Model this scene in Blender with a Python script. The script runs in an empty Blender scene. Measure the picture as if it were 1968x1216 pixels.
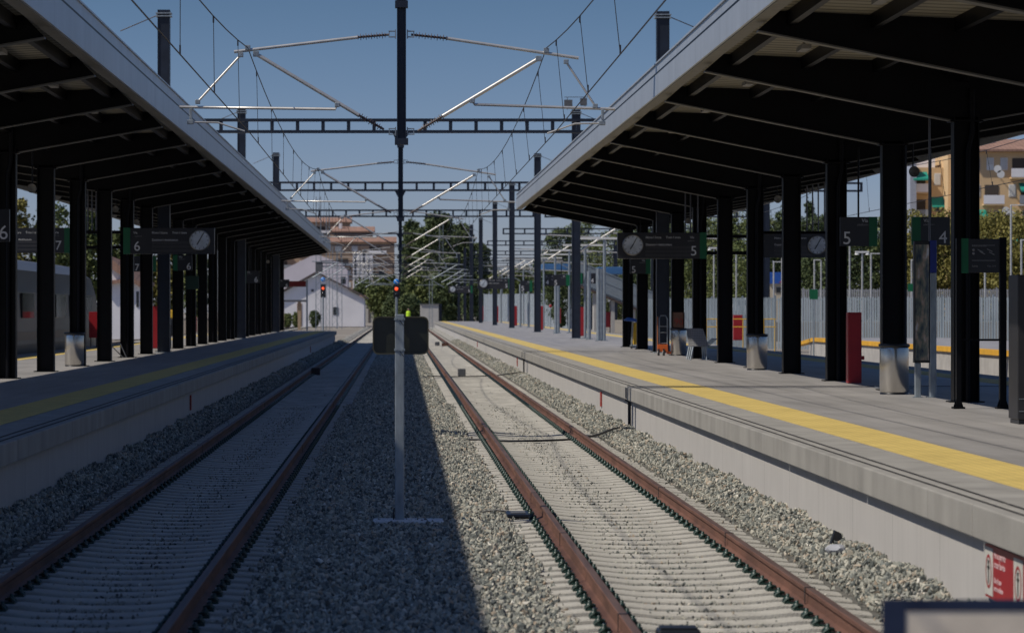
import bpy, math, random
import numpy as np
from mathutils import Vector, Matrix
rnd = random.Random(7)
S = bpy.context.scene
COL = S.collection
R = math.radians

# ---------------------------------------------------------------- camera, world, sun
F = 6000.0; VX = 768.0; VY = 595.0; CH = 2.25           # focal length in photo pixels, vanishing point, camera height over rail top
cam = bpy.data.cameras.new("camera"); co = bpy.data.objects.new("camera", cam); COL.objects.link(co)
co.location = (0, 0, CH); co.rotation_euler = (R(90), 0, 0)
cam.sensor_width = 36; cam.lens = F/1968*36
cam.shift_x = (984-VX)/1968; cam.shift_y = (VY-608)/1968
cam.clip_start = 0.5; cam.clip_end = 6000
cam.dof.use_dof = True; cam.dof.focus_distance = 50; cam.dof.aperture_fstop = 4.0
S.camera = co
SUN = Vector((0.785, 0.28, -1.0)).normalized()            # direction the light travels
S.world = bpy.data.worlds.new("World"); S.world.use_nodes = True
nt = S.world.node_tree; nt.nodes.clear()
sky = nt.nodes.new("ShaderNodeTexSky"); sky.sky_type = 'NISHITA'; sky.sun_disc = False
el = math.asin(-SUN.z); az = math.atan2(-SUN.x, -SUN.y)
sky.sun_elevation = el; sky.sun_rotation = az
sky.altitude = 700; sky.air_density = 1.0; sky.dust_density = 0.6; sky.ozone_density = 3.0
tint = nt.nodes.new("ShaderNodeMix"); tint.data_type = 'RGBA'; tint.blend_type = 'MULTIPLY'; tint.inputs[0].default_value = 1
tcw = nt.nodes.new("ShaderNodeTexCoord"); spw = nt.nodes.new("ShaderNodeSeparateXYZ"); rpw = nt.nodes.new("ShaderNodeValToRGB")
nt.links.new(tcw.outputs['Generated'], spw.inputs[0]); nt.links.new(spw.outputs[2], rpw.inputs[0]); nt.links.new(rpw.outputs[0], tint.inputs[7])
for p_, c_ in ((0.0, (.62,.64,.90)), (.045, (.505,.56,.80)), (.10, (.355,.44,.585)), (.35, (.42,.55,.78)), (1.0, (.56,.68,.90))):
    e_ = rpw.color_ramp.elements[0] if p_ == 0 else (rpw.color_ramp.elements[-1] if p_ == 1 else rpw.color_ramp.elements.new(p_))
    e_.position = p_; e_.color = (*c_, 1)
bg = nt.nodes.new("ShaderNodeBackground"); bg.inputs[1].default_value = 0.066
wo = nt.nodes.new("ShaderNodeOutputWorld")
nt.links.new(sky.outputs[0], tint.inputs[6]); nt.links.new(tint.outputs[2], bg.inputs[0]); nt.links.new(bg.outputs[0], wo.inputs[0])
sl = bpy.data.lights.new("sun", 'SUN'); sl.energy = 2.75; sl.angle = R(0.53); sl.color = (1.0, 0.93, 0.82)
so = bpy.data.objects.new("sun", sl); COL.objects.link(so); so.location = (-30, -10, 60)
so.rotation_euler = SUN.to_track_quat('-Z', 'Y').to_euler()
S.view_settings.view_transform = 'Standard'; S.view_settings.look = 'None'; S.view_settings.exposure = 0.40; S.view_settings.gamma = 1
S.cycles.max_bounces = 5; S.cycles.diffuse_bounces = 2; S.cycles.glossy_bounces = 3; S.cycles.transparent_max_bounces = 6
S.cycles.use_denoising = True

def P(px, py, D):
    return Vector(((px-VX)/F*D, D, CH+(VY-py)/F*D))
def PX(px, D): return (px-VX)/F*D
def PZ(py, D): return CH+(VY-py)/F*D

# ---------------------------------------------------------------- materials
MT = {}
def mat(name, col, rough=.6, metal=0, var=.12, scale=6, bump=0, bscale=40, stretch=(1,1,1), spec=.5, emit=None, col2=None, detail=4):
    if name in MT: return MT[name]
    m = bpy.data.materials.new(name); m.use_nodes = True; t = m.node_tree; n = t.nodes; L = t.links
    b = n["Principled BSDF"]; b.inputs['Roughness'].default_value = rough; b.inputs['Metallic'].default_value = metal
    b.inputs['Specular IOR Level'].default_value = spec
    tc = n.new("ShaderNodeTexCoord"); mp = n.new("ShaderNodeMapping"); mp.inputs['Scale'].default_value = stretch
    L.new(tc.outputs['Object'], mp.inputs[0])
    nz = n.new("ShaderNodeTexNoise"); nz.inputs['Scale'].default_value = scale; nz.inputs['Detail'].default_value = detail
    L.new(mp.outputs[0], nz.inputs[0])
    cr = n.new("ShaderNodeValToRGB"); c2 = col2 or tuple(min(1, c*(1+var)) for c in col); c1 = tuple(c*(1-var) for c in col) if not col2 else col
    cr.color_ramp.elements[0].position = .3; cr.color_ramp.elements[1].position = .7
    cr.color_ramp.elements[0].color = (*c1, 1); cr.color_ramp.elements[1].color = (*c2, 1)
    L.new(nz.outputs[0], cr.inputs[0]); L.new(cr.outputs[0], b.inputs['Base Color'])
    if bump:
        n2 = n.new("ShaderNodeTexNoise"); n2.inputs['Scale'].default_value = bscale; L.new(mp.outputs[0], n2.inputs[0])
        bp = n.new("ShaderNodeBump"); bp.inputs['Strength'].default_value = bump; bp.inputs['Distance'].default_value = .02
        L.new(n2.outputs[0], bp.inputs['Height']); L.new(bp.outputs[0], b.inputs['Normal'])
    if emit:
        b.inputs['Emission Color'].default_value = (*emit[:3], 1); b.inputs['Emission Strength'].default_value = emit[3]
    MT[name] = m; return m

NAVY = mat('navy paint', (.0095,.015,.029), .45, 0, .25, 3)
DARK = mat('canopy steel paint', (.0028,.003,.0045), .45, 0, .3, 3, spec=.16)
GALV = mat('galvanised steel', (.30,.34,.37), .5, .55, .22, 14, stretch=(1,1,.3))
TUBE = mat('aluminium tube', (.62,.60,.56), .35, .5, .1, 5)
INS = mat('composite insulator', (.10,.075,.07), .5, 0, .15, 8)
WIRE = mat('copper wire', (.035,.035,.042), .55, .2, .1, 4)
STAIN = mat('stainless steel', (.5,.48,.45), .24, .9, .07, 9, stretch=(1,1,.12))
BLACK = mat('black plastic', (.014,.015,.018), .4, 0, .15, 6)
FLG = mat('bounce lit flange paint', (.10,.097,.09), .5, .2, .25, 3)  # canopy steel colour lightened on the flanges to imitate light bounced off the ground
RED = mat('red panel', (.33,.012,.018), .4, 0, .12, 2)
GREEN = mat('green panel', (.0,.11,.04), .4, 0, .1, 3)
SIGN = mat('dark sign face', (.017,.018,.024), .35, 0, .12, 2)
SIGN2 = mat('display bars', (.036,.035,.04), .3, 0, .1, 2)
WHITE = mat('white paint', (.72,.72,.70), .5, 0, .08, 3)
LETTER = mat('white lettering', (.66,.66,.66), .5, 0, .03, 3)
LETTERG = mat('grey lettering', (.22,.22,.23), .5, 0, .03, 3)
ORANGE = mat('orange paint', (.62,.12,.02), .45, 0, .12, 8)
YELLOW = mat('yellow plastic', (.70,.42,.03), .5, 0, .1, 6)
AMBER = mat('amber kerb paint', (.72,.38,.03), .6, 0, .15, 1.5)
BLUE = mat('blue panel', (.02,.10,.42), .4, 0, .1, 4)
NAVYB = mat('royal blue cap', (.01,.025,.20), .35, 0, .1, 4)
CARD = mat('brown cardboard', (.25,.13,.08), .8, 0, .15, 7)
GLASS = mat('dark glass', (.03,.035,.04), .08, 0, .1, 2)
CONC = mat('pale concrete', (.42,.40,.375), .85, 0, .13, 2, .25, 60)
HUTC = mat('hut render', (.50,.48,.45), .85, 0, .08, 1)
RUSTBOX = mat('brown box', (.05,.035,.032), .7, 0, .2, 8)
GREYBOX = mat('grey box', (.10,.105,.115), .6, 0, .2, 8)
MIR = mat('mirror back', (.018,.020,.014), .3, 0, .3, 5)

def mathn(t, op, a, b=None, c=None):
    n = t.nodes.new("ShaderNodeMath"); n.operation = op
    for i, v in enumerate((a, b, c)):
        if v is None: continue
        if isinstance(v, (int, float)): n.inputs[i].default_value = v
        else: t.links.new(v, n.inputs[i])
    return n.outputs[0]
def lines_mat(name, col, period, width, dark, axis=1, rough=.8, var=.12, scale=2, streak=(6,.15,.0), bump=.2, metal=0, second=None, spec=.4):
    """surface with thin joints every `period` metres along an axis and vertical or long stains"""
    m = bpy.data.materials.new(name); m.use_nodes = True; t = m.node_tree; n = t.nodes; L = t.links
    b = n["Principled BSDF"]; b.inputs['Roughness'].default_value = rough; b.inputs['Metallic'].default_value = metal
    b.inputs['Specular IOR Level'].default_value = spec
    tc = n.new("ShaderNodeTexCoord"); sp = n.new("ShaderNodeSeparateXYZ"); L.new(tc.outputs['Object'], sp.inputs[0])
    nz = n.new("ShaderNodeTexNoise"); nz.inputs['Scale'].default_value = scale; nz.inputs['Detail'].default_value = 6; L.new(tc.outputs['Object'], nz.inputs[0])
    mp = n.new("ShaderNodeMapping"); mp.inputs['Scale'].default_value = (streak[0], streak[0], streak[1]) if streak[2] == 0 else (streak[0], streak[1], streak[0])
    L.new(tc.outputs['Object'], mp.inputs[0])
    n2 = n.new("ShaderNodeTexNoise"); n2.inputs['Scale'].default_value = 1; n2.inputs['Detail'].default_value = 5; L.new(mp.outputs[0], n2.inputs[0])
    v = mathn(t, 'ADD', mathn(t, 'MULTIPLY', nz.outputs[0], var*2.2), mathn(t, 'MULTIPLY', n2.outputs[0], var*2.6))
    v = mathn(t, 'ADD', v, 1-var*2.4)
    def joint(ax, per, wd):
        f = mathn(t, 'FRACT', mathn(t, 'DIVIDE', sp.outputs[ax], per))
        return mathn(t, 'LESS_THAN', f, wd/per)
    j = joint(axis, period, width)
    if second: j = mathn(t, 'MAXIMUM', j, joint(second[0], second[1], second[2]))
    k = mathn(t, 'SUBTRACT', 1, mathn(t, 'MULTIPLY', j, 1-dark))
    v = mathn(t, 'MULTIPLY', v, k)
    cm = n.new("ShaderNodeMix"); cm.data_type = 'RGBA'; cm.blend_type = 'MULTIPLY'; cm.inputs[0].default_value = 1
    cm.inputs[6].default_value = (*col, 1)
    cc = n.new("ShaderNodeCombineColor"); [L.new(v, cc.inputs[i]) for i in range(3)]
    L.new(cc.outputs[0], cm.inputs[7]); L.new(cm.outputs[2], b.inputs['Base Color'])
    if bump:
        n3 = n.new("ShaderNodeTexNoise"); n3.inputs['Scale'].default_value = 70; L.new(tc.outputs['Object'], n3.inputs[0])
        bp = n.new("ShaderNodeBump"); bp.inputs['Strength'].default_value = bump; bp.inputs['Distance'].default_value = .01
        L.new(n3.outputs[0], bp.inputs['Height']); L.new(bp.outputs[0], b.inputs['Normal'])
    return m
PAVE = lines_mat('platform paving', (.33,.315,.30), 0.6, .014, .58, 1, .5, .27, .55, (2.6,.13,1), .2, second=(0,.6,.012))
COPE = lines_mat('coping concrete', (.31,.295,.265), 6.0, .02, .6, 1, .85, .22, 1.6, (2.2,.5,0), .35)
WALLM = lines_mat('platform wall concrete', (.46,.44,.415), 2.5, .018, .62, 1, .85, .09, 1.5, (9,.25,0), .2)
TACT = lines_mat('yellow tactile tiles', (.70,.52,.16), .1, .045, .82, 1, .7, .19, 1.3, (3,1.5,0), 0, second=(0,.1,.03))
FASC = lines_mat('fascia sheet metal', (.46,.49,.53), 3.725, .025, .7, 1, .42, .10, .7, (2.5,.25,0), 0, metal=.55)
DECK = lines_mat('roof deck soffit', (.34,.31,.24), .42, .13, .45, 1, .7, .12, 2, (1,1,0), 0)
PALIS = lines_mat('grey palisade sheet', (.27,.31,.34), .62, .2, .62, 0, .6, .12, .4, (2,.2,0), 0, metal=.3)
RAIL = mat('rusty rail side', (.145,.068,.045), .75, .1, .35, 3, .4, 40, (1,.35,1))
RAILTOP = mat('rail head steel', (.12,.075,.058), .6, .15, .3, 4, 0, 40, (6,.2,1))
SLEEP = mat('concrete sleeper', (.42,.40,.35), .9, 0, .28, 2.2, .4, 70)
CLIP = mat('green black rail clip', (.016,.042,.034), .35, 0, .3, 20)
TRAIN = mat('railcar silver', (.20,.195,.19), .4, .5, .15, .5, 0, 4, (1,.2,1))

def crib_mat():
    m = bpy.data.materials.new('ballast ground'); m.use_nodes = True; t = m.node_tree; n = t.nodes; L = t.links
    b = n["Principled BSDF"]; b.inputs['Roughness'].default_value = .95; b.inputs['Specular IOR Level'].default_value = .2
    tc = n.new("ShaderNodeTexCoord")
    vo = n.new("ShaderNodeTexVoronoi"); vo.inputs['Scale'].default_value = 22; L.new(tc.outputs['Object'], vo.inputs[0])
    n1 = n.new("ShaderNodeTexNoise"); n1.inputs['Scale'].default_value = 1.2; n1.inputs['Detail'].default_value = 5; L.new(tc.outputs['Object'], n1.inputs[0])
    sep = n.new("ShaderNodeSeparateColor"); L.new(vo.outputs['Color'], sep.inputs[0])
    cr = n.new("ShaderNodeValToRGB"); e = cr.color_ramp.elements
    e[0].color = (.13,.135,.13,1); e[1].color = (.52,.51,.46,1); x = e.new(.45); x.color = (.30,.30,.275,1)
    L.new(sep.outputs[0], cr.inputs[0])
    cm = n.new("ShaderNodeMix"); cm.data_type = 'RGBA'; cm.blend_type = 'MIX'; cm.inputs[7].default_value = (.33,.31,.275,1)
    L.new(mathn(t, 'MULTIPLY', n1.outputs[0], .9), cm.inputs[0]); L.new(cr.outputs[0], cm.inputs[6]); L.new(cm.outputs[2], b.inputs['Base Color'])
    bp = n.new("ShaderNodeBump"); bp.inputs['Strength'].default_value = .9; bp.inputs['Distance'].default_value = .03
    L.new(vo.outputs['Distance'], bp.inputs['Height']); L.new(bp.outputs[0], b.inputs['Normal'])
    return m
BALL = crib_mat()
def stone_mat():
    m = bpy.data.materials.new('ballast stone'); m.use_nodes = True; t = m.node_tree; n = t.nodes; L = t.links
    b = n["Principled BSDF"]; b.inputs['Roughness'].default_value = .9; b.inputs['Specular IOR Level'].default_value = .25
    oi = n.new("ShaderNodeObjectInfo"); cr = n.new("ShaderNodeValToRGB"); e = cr.color_ramp.elements
    cr.color_ramp.interpolation = 'LINEAR'
    e[0].color = (.08,.09,.088,1); e[1].color = (.74,.71,.62,1)
    for p, c in ((.3,(.225,.235,.21)),(.6,(.39,.385,.325)),(.85,(.50,.475,.395)),(.95,(.42,.33,.24))):
        x = e.new(p); x.color = (*c, 1)
    L.new(oi.outputs['Random'], cr.inputs[0]); L.new(cr.outputs[0], b.inputs['Base Color'])
    return m
STONE = stone_mat()
CRIB = mat('dusty crib ballast', (.06,.058,.05), .95, 0, .2, 16, .9, 45, col2=(.22,.21,.185), spec=.2)
EARTH = mat('dry yard ground', (.22,.19,.155), .95, 0, .25, .05, .3, 3, col2=(.30,.27,.23))

# ---------------------------------------------------------------- mesh helpers
def newobj(name, me, m=None, parent=None, loc=(0,0,0)):
    o = bpy.data.objects.new(name, me); COL.objects.link(o)
    if m is not None:
        for mm in (m if isinstance(m, (list, tuple)) else [m]): me.materials.append(mm)
    o.location = loc
    if parent is not None: o.parent = parent
    return o
class MB:
    """collects shapes in WORLD (or local) coordinates; build() makes them one mesh, relative to the parent's location"""
    def __init__(s): s.v = []; s.f = []; s.mi = []; s.sm = []
    def add(s, v, f, mi=0, smooth=False):
        k = len(s.v); s.v += [tuple(p) for p in v]; s.f += [tuple(i+k for i in q) for q in f]; s.mi += [mi]*len(f); s.sm += [smooth]*len(f); return s
    def box(s, x0, x1, y0, y1, z0, z1, mi=0):
        x0, x1 = sorted((x0,x1)); y0, y1 = sorted((y0,y1)); z0, z1 = sorted((z0,z1))
        v = [(x0,y0,z0),(x1,y0,z0),(x1,y1,z0),(x0,y1,z0),(x0,y0,z1),(x1,y0,z1),(x1,y1,z1),(x0,y1,z1)]
        return s.add(v, [(0,3,2,1),(4,5,6,7),(0,1,5,4),(1,2,6,5),(2,3,7,6),(3,0,4,7)], mi)
    def bar(s, a, b, w, h, mi=0, up=(0,0,1)):
        a = Vector(a); b = Vector(b); d = (b-a).normalized(); u = Vector(up)
        if abs(d.dot(u)) > .95: u = Vector((0,1,0))
        r = d.cross(u).normalized(); u = r.cross(d).normalized(); r *= w/2; u *= h/2
        v = [a-r-u, a+r-u, a+r+u, a-r+u, b-r-u, b+r-u, b+r+u, b-r+u]
        return s.add(v, [(0,1,2,3),(7,6,5,4),(0,4,5,1),(1,5,6,2),(2,6,7,3),(3,7,4,0)], mi)
    def tube(s, pts, r, n=8, mi=0, cap=True, rads=None):
        pts = [Vector(p) for p in pts]; V = []; Fc = []
        for i, p in enumerate(pts):
            d = (pts[min(i+1,len(pts)-1)]-pts[max(i-1,0)]).normalized()
            u = Vector((0,0,1)) if abs(d.z) < .9 else Vector((0,1,0))
            x = d.cross(u).normalized(); y = x.cross(d)
            rr = rads[i] if rads else r
            V += [p+x*rr*math.cos(2*math.pi*k/n)+y*rr*math.sin(2*math.pi*k/n) for k in range(n)]
        for i in range(len(pts)-1):
            for k in range(n):
                Fc.append((i*n+k, i*n+(k+1)%n, (i+1)*n+(k+1)%n, (i+1)*n+k))
        s.add(V, Fc, mi, n > 5)
        if cap: s.add(V[:n], [tuple(range(n))[::-1]], mi); s.add(V[-n:], [tuple(range(n))], mi)
        return s
    def lathe(s, c, prof, n=20, mi=0, axis='z', sm=True):
        V = []; Fc = []
        for r, h in prof:
            for k in range(n):
                a = 2*math.pi*k/n
                q = (r*math.cos(a), r*math.sin(a), h) if axis == 'z' else ((r*math.cos(a), h, r*math.sin(a)) if axis == 'y' else (h, r*math.cos(a), r*math.sin(a)))
                V.append((c[0]+q[0], c[1]+q[1], c[2]+q[2]))
        for i in range(len(prof)-1):
            for k in range(n): Fc.append((i*n+k, i*n+(k+1)%n, (i+1)*n+(k+1)%n, (i+1)*n+k))
        s.add(V, Fc, mi, sm); s.add(V[:n], [tuple(range(n))[::-1]], mi); s.add(V[-n:], [tuple(range(n))], mi); return s
    def poly(s, pts2, y0, y1, mi=0, axis='y'):
        """extrude an x,z outline between two y values (axis y) or a y,z outline between two x values (axis x)"""
        n = len(pts2)
        mk = (lambda p, t: (p[0], t, p[1])) if axis == 'y' else (lambda p, t: (t, p[0], p[1]))
        V = [mk(p, y0) for p in pts2]+[mk(p, y1) for p in pts2]
        Fc = [tuple(range(n)), tuple(range(2*n-1, n-1, -1))]+[(i, n+i, n+(i+1)%n, (i+1)%n) for i in range(n)]
        return s.add(V, Fc, mi)
    def build(s, name, m=None, parent=None, bevel=0, keep=False):
        off = Vector(parent.matrix_basis.translation) if parent is not None and not keep else Vector((0,0,0))
        if parent is not None and parent.parent is not None and not keep: off = off+Vector(parent.parent.matrix_basis.translation)
        base = Vector((0,0,0))
        me = bpy.data.meshes.new(name)
        me.from_pydata([tuple(Vector(p)-off) for p in s.v], [], s.f)
        me.polygons.foreach_set('material_index', s.mi); me.polygons.foreach_set('use_smooth', s.sm)
        me.validate(); me.update()
        o = newobj(name, me, m, parent)
        import bmesh
        bm = bmesh.new(); bm.from_mesh(me); bmesh.ops.recalc_face_normals(bm, faces=bm.faces); bm.to_mesh(me); bm.free()
        if bevel:
            b = o.modifiers.new('bevel', 'BEVEL'); b.width = bevel; b.segments = 2; b.limit_method = 'ANGLE'
        return o
def tag(o, label, cat, group=None, kind=None):
    if label: o['label'] = label
    if cat: o['category'] = cat
    if group: o['group'] = group
    if kind: o['kind'] = kind
    return o
def thing(name, loc, label, cat, group=None):
    o = bpy.data.objects.new(name, None); COL.objects.link(o); o.location = loc; o.empty_display_size = .1
    return tag(o, label, cat, group)
def copy_tree(o, loc, label=None, group=None, rz=None, scale=None):
    c = o.copy(); COL.objects.link(c); c.location = loc
    if rz is not None: c.rotation_euler = (0,0,rz)
    if scale is not None: c.scale = scale
    if label: c['label'] = label
    if group: c['group'] = group
    def rec(src, dst):
        for ch in [q for q in src.children]:
            k = ch.copy(); COL.objects.link(k); k.parent = dst; rec(ch, k)
    rec(o, c); return c
def text(s, x, y, z, size, m, parent, align='LEFT', rot=None, name='lettering', ext=.003, xs=1):
    c = bpy.data.curves.new(name, 'FONT'); c.body = s; c.size = size; c.extrude = ext; c.align_x = align; c.resolution_u = 3
    o = bpy.data.objects.new(name, c); COL.objects.link(o); c.materials.append(m)
    p = Vector((x, y, z))
    if parent is not None: p = p-Vector(parent.matrix_basis.translation); o.parent = parent
    o.location = p; o.rotation_euler = rot or (R(90), 0, 0); o.scale = (xs, 1, 1)
    return o

HAZE = 0
PT = CH-1.49          # platform top (0.76 over the rail head)
BZ = -0.20            # ballast level

# ---------------------------------------------------------------- ground
g = MB(); g.add([(-900,-40,-.30),(900,-40,-.30),(900,2600,-.30),(-900,2600,-.30)], [(0,1,2,3)])
tag(g.build('ground', EARTH), None, None, kind='structure')

def noise2(x, y, s):
    return (np.sin(x*3.1*s+1.3*np.sin(y*2.3*s))+np.sin(y*4.7*s+1.7*np.sin(x*1.9*s+2))+np.sin((x+y)*7.3*s+.5))/3
def bed_h(x, y):
    ax = np.abs(x)
    h = np.full_like(x, BZ) + .014*noise2(x, y, 2.1)
    t = np.clip((ax-3.86)/.48, 0, 1)
    h = h+(t*t*(3-2*t))*(.135+.07*noise2(x*0+1, y, .9)+.05*noise2(x*0+3, y, .37))
    c = np.clip(1-np.abs(ax)/1.15, 0, 1); h = h+.03*np.clip(c*3, 0, 1)
    h = np.where((ax > 1.27) & (ax < 3.7), h-.038+.012*noise2(x, y, 1.3), h)
    return h
def grid_mesh(name, xs, ys, hf, m):
    X, Y = np.meshgrid(xs, ys); Z = hf(X, Y); nx, ny = len(xs), len(ys)
    v = np.stack([X, Y, Z], -1).reshape(-1, 3)
    i = np.arange((ny-1)*(nx-1)); r = i//(nx-1); c = i % (nx-1); a = r*nx+c
    f = np.stack([a, a+1, a+nx+1, a+nx], -1)
    me = bpy.data.meshes.new(name); me.vertices.add(len(v)); me.vertices.foreach_set('co', v.ravel())
    me.loops.add(f.size); me.loops.foreach_set('vertex_index', f.ravel().astype(np.int32))
    me.polygons.add(len(f)); me.polygons.foreach_set('loop_start', np.arange(0, f.size, 4, dtype=np.int32))
    me.update(calc_edges=True); return newobj(name, me, m)
o = grid_mesh('track_bed', np.arange(-4.52, 4.53, .113), np.concatenate([np.arange(14, 95, .12), np.arange(95, 421, 2.)]), bed_h, BALL)
tag(o, None, None, kind='structure')
o.data.materials.append(CRIB)
_c = np.zeros(len(o.data.polygons)*3); o.data.polygons.foreach_get('center', _c); _x = np.abs(_c[0::3])
o.data.polygons.foreach_set('material_index', ((_x > 1.25) & (_x < 3.90)).astype(np.int32))
for xa, xb, nm in ((13.5, 21.3, 'side_track_bed'), (-21.5, -13.0, 'side_track_bed')):
    o = grid_mesh(nm, np.linspace(xa, xb, 10), np.linspace(20, 520, 60), lambda x, y: np.full_like(x, BZ), BALL); tag(o, None, None, kind='structure')

# ---------------------------------------------------------------- ballast stones (instanced, uncountable)
def stone_proto(i):
    r = random.Random(100+i)
    import bmesh
    bm = bmesh.new()
    sx, sy, sz = r.uniform(.85,1.3), r.uniform(.6,.95), r.uniform(.45,.75)
    for _ in range(11):
        d = Vector((r.gauss(0,1), r.gauss(0,1), r.gauss(0,1))).normalized()*r.uniform(.42,.56); bm.verts.new((d.x*sx, d.y*sy, d.z*sz))
    q = bmesh.ops.convex_hull(bm, input=bm.verts); bmesh.ops.delete(bm, geom=[g for g in q['geom_interior'] if isinstance(g, bmesh.types.BMVert)], context='VERTS')
    me = bpy.data.meshes.new('stone'); bm.to_mesh(me); bm.free(); me.materials.append(STONE)
    return bpy.data.objects.new('stone', me)
pc = bpy.data.collections.new('stone_shapes')
for i in range(11): pc.objects.link(stone_proto(i))
rs = np.random.RandomState(3)
def scatter(xa, xb, ya, yb, dens, zo, lo=.03, hi=.065):
    n = int((xb-xa)*(yb-ya)*dens); x = rs.uniform(xa, xb, n); y = rs.uniform(ya, yb, n)
    return np.stack([x, y, bed_h(x, y)+zo+rs.uniform(-.02,.018,n), rs.uniform(lo, hi, n)], -1)
parts = []
for ya, yb, d in ((17,45,900),(45,75,700),(75,115,420),(115,240,210)):
    parts.append(scatter(-1.24, 1.24, ya, yb, d, .002, .028 if ya < 100 else .045, .074 if ya < 100 else .10)); parts.append(scatter(-1.2, 1.2, ya, yb, d*.06, .02, .07, .105)); parts.append(scatter(-1.2, 1.2, ya, yb, d*.2, .030, .03, .065))
    for s in (-1, 1):
        a, b = sorted((s*3.90, s*4.50)); parts.append(scatter(a, b, ya, yb, d*1.05, .002, .028, .076)); parts.append(scatter(a+.05, b-.08, ya, yb, d*.06, .02, .07, .105)); parts.append(scatter(a+.05, b-.05, ya, yb, d*.22, .030, .03, .07))
# ragged invasion onto the sleeper ends
for s in (-1, 1):
    for c0, sg in ((1.22, 1), (3.92, -1)):
        n = 1700; y = rs.uniform(17, 80, n); x = s*(c0+sg*np.abs(rs.normal(0, .055+.05*np.clip(noise2(y*0, y, .5), 0, 1), n)))
        parts.append(np.stack([x, y, np.full(n, -.165), rs.uniform(.03, .06, n)], -1))
# sparse stones lying on the sleepers and in the cribs
n = 15000; y = 17+np.floor(rs.uniform(0, 62, n)/.6)*.6+rs.uniform(-.13, .13, n); s = rs.choice([-1, 1], n); lx = np.clip(rs.normal(0, .36, n)+.22*np.sin(y*1.7), -.7, .7)
parts.append(np.stack([s*2.49+lx, y, np.full(n, BZ-.004)+rs.uniform(-.014, .012, n), rs.uniform(.018, .048, n)], -1))
n = 1300; y = 17+rs.gamma(2, 14, n); s = rs.choice([-1, 1], n); lx = rs.normal(0, .3, n)
parts.append(np.stack([s*2.49+np.clip(lx, -.7, .7), y, np.full(n, -.17), rs.uniform(.012, .035, n)], -1))
n = 900; y = rs.uniform(18, 70, n); s = rs.choice([-1, 1], n); lx = rs.choice([-1, 1], n)*rs.uniform(.97, 1.3, n)
parts.append(np.stack([s*2.49+lx, y, np.full(n, -.17), rs.uniform(.012, .035, n)], -1))
pts = np.concatenate(parts)
me = bpy.data.meshes.new('ballast'); me.vertices.add(len(pts)); me.vertices.foreach_set('co', pts[:, :3].ravel().copy())
at = me.attributes.new('ssize', 'FLOAT', 'POINT'); at.data.foreach_set('value', pts[:, 3].copy())
rt = me.attributes.new('srot', 'FLOAT_VECTOR', 'POINT'); rt.data.foreach_set('vector', (rs.uniform(0, 6.28, (len(pts), 3))*np.array([.35, .35, 1])).ravel())
bo = newobj('ballast', me); tag(bo, 'grey angular track ballast stones around and between both tracks', 'ballast', kind='stuff')
ng = bpy.data.node_groups.new('scatter stones', 'GeometryNodeTree')
ng.interface.new_socket('Geometry', in_out='INPUT', socket_type='NodeSocketGeometry'); ng.interface.new_socket('Geometry', in_out='OUTPUT', socket_type='NodeSocketGeometry')
N = ng.nodes; gi = N.new('NodeGroupInput'); go = N.new('NodeGroupOutput')
m2p = N.new('GeometryNodeMeshToPoints'); ip = N.new('GeometryNodeInstanceOnPoints'); ci = N.new('GeometryNodeCollectionInfo')
ci.inputs['Collection'].default_value = pc; ci.inputs['Separate Children'].default_value = True; ci.inputs['Reset Children'].default_value = True
ip.inputs['Pick Instance'].default_value = True
def named(nm, ty):
    q = N.new('GeometryNodeInputNamedAttribute'); q.data_type = ty; q.inputs['Name'].default_value = nm; return q.outputs['Attribute']
ng.links.new(gi.outputs[0], m2p.inputs['Mesh']); ng.links.new(m2p.outputs[0], ip.inputs['Points']); ng.links.new(ci.outputs[0], ip.inputs['Instance'])
e2r = N.new('FunctionNodeEulerToRotation'); ng.links.new(named('srot', 'FLOAT_VECTOR'), e2r.inputs[0]); ng.links.new(e2r.outputs[0], ip.inputs['Rotation'])
ng.links.new(named('ssize', 'FLOAT'), ip.inputs['Scale']); ng.links.new(ip.outputs[0], go.inputs[0])
md = bo.modifiers.new('stones', 'NODES'); md.node_group = ng

# ---------------------------------------------------------------- railway tracks
def rail_profile():
    h = [(.075,0),(.075,.012),(.018,.035),(.012,.10),(.034,.125),(.036,.155),(.030,.160)]
    return h+[(-a,b) for a,b in h[::-1]]
def rail(mb, xc, y0, y1):
    pr = rail_profile(); n = len(pr); V = []
    for y in (y0, y1): V += [(xc+a, y, -.16+b) for a, b in pr]
    Fc = [(i, (i+1)%n, n+(i+1)%n, n+i) for i in range(n)]
    k = len(mb.f); mb.add(V, Fc+[tuple(range(n))]); mb.mi[k+6] = 1
def sleeper_mesh():
    """one concrete sleeper, top dipping towards the middle"""
    pr = [(-1.3,-.185),(-1.18,-.175),(-1.02,-.163),(-.64,-.163),(-.40,-.186),(0,-.196),(.40,-.186),(.64,-.163),(1.02,-.163),(1.18,-.175),(1.3,-.185)]
    mb = MB(); V = []; hw = .15
    for x, z in pr: V += [(x,-hw+.022,z-.012),(x,-hw+.034,z),(x,hw-.034,z),(x,hw-.022,z-.012),(x,hw,-.3),(x,-hw,-.3)]
    Fc = []
    for i in range(len(pr)-1):
        for k in range(6): Fc.append((i*6+k, i*6+(k+1)%6, (i+1)*6+(k+1)%6, (i+1)*6+k))
    Fc += [(5,4,3,2,1,0), tuple(range((len(pr)-1)*6, len(pr)*6))]
    return mb.add(V, Fc)
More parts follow.
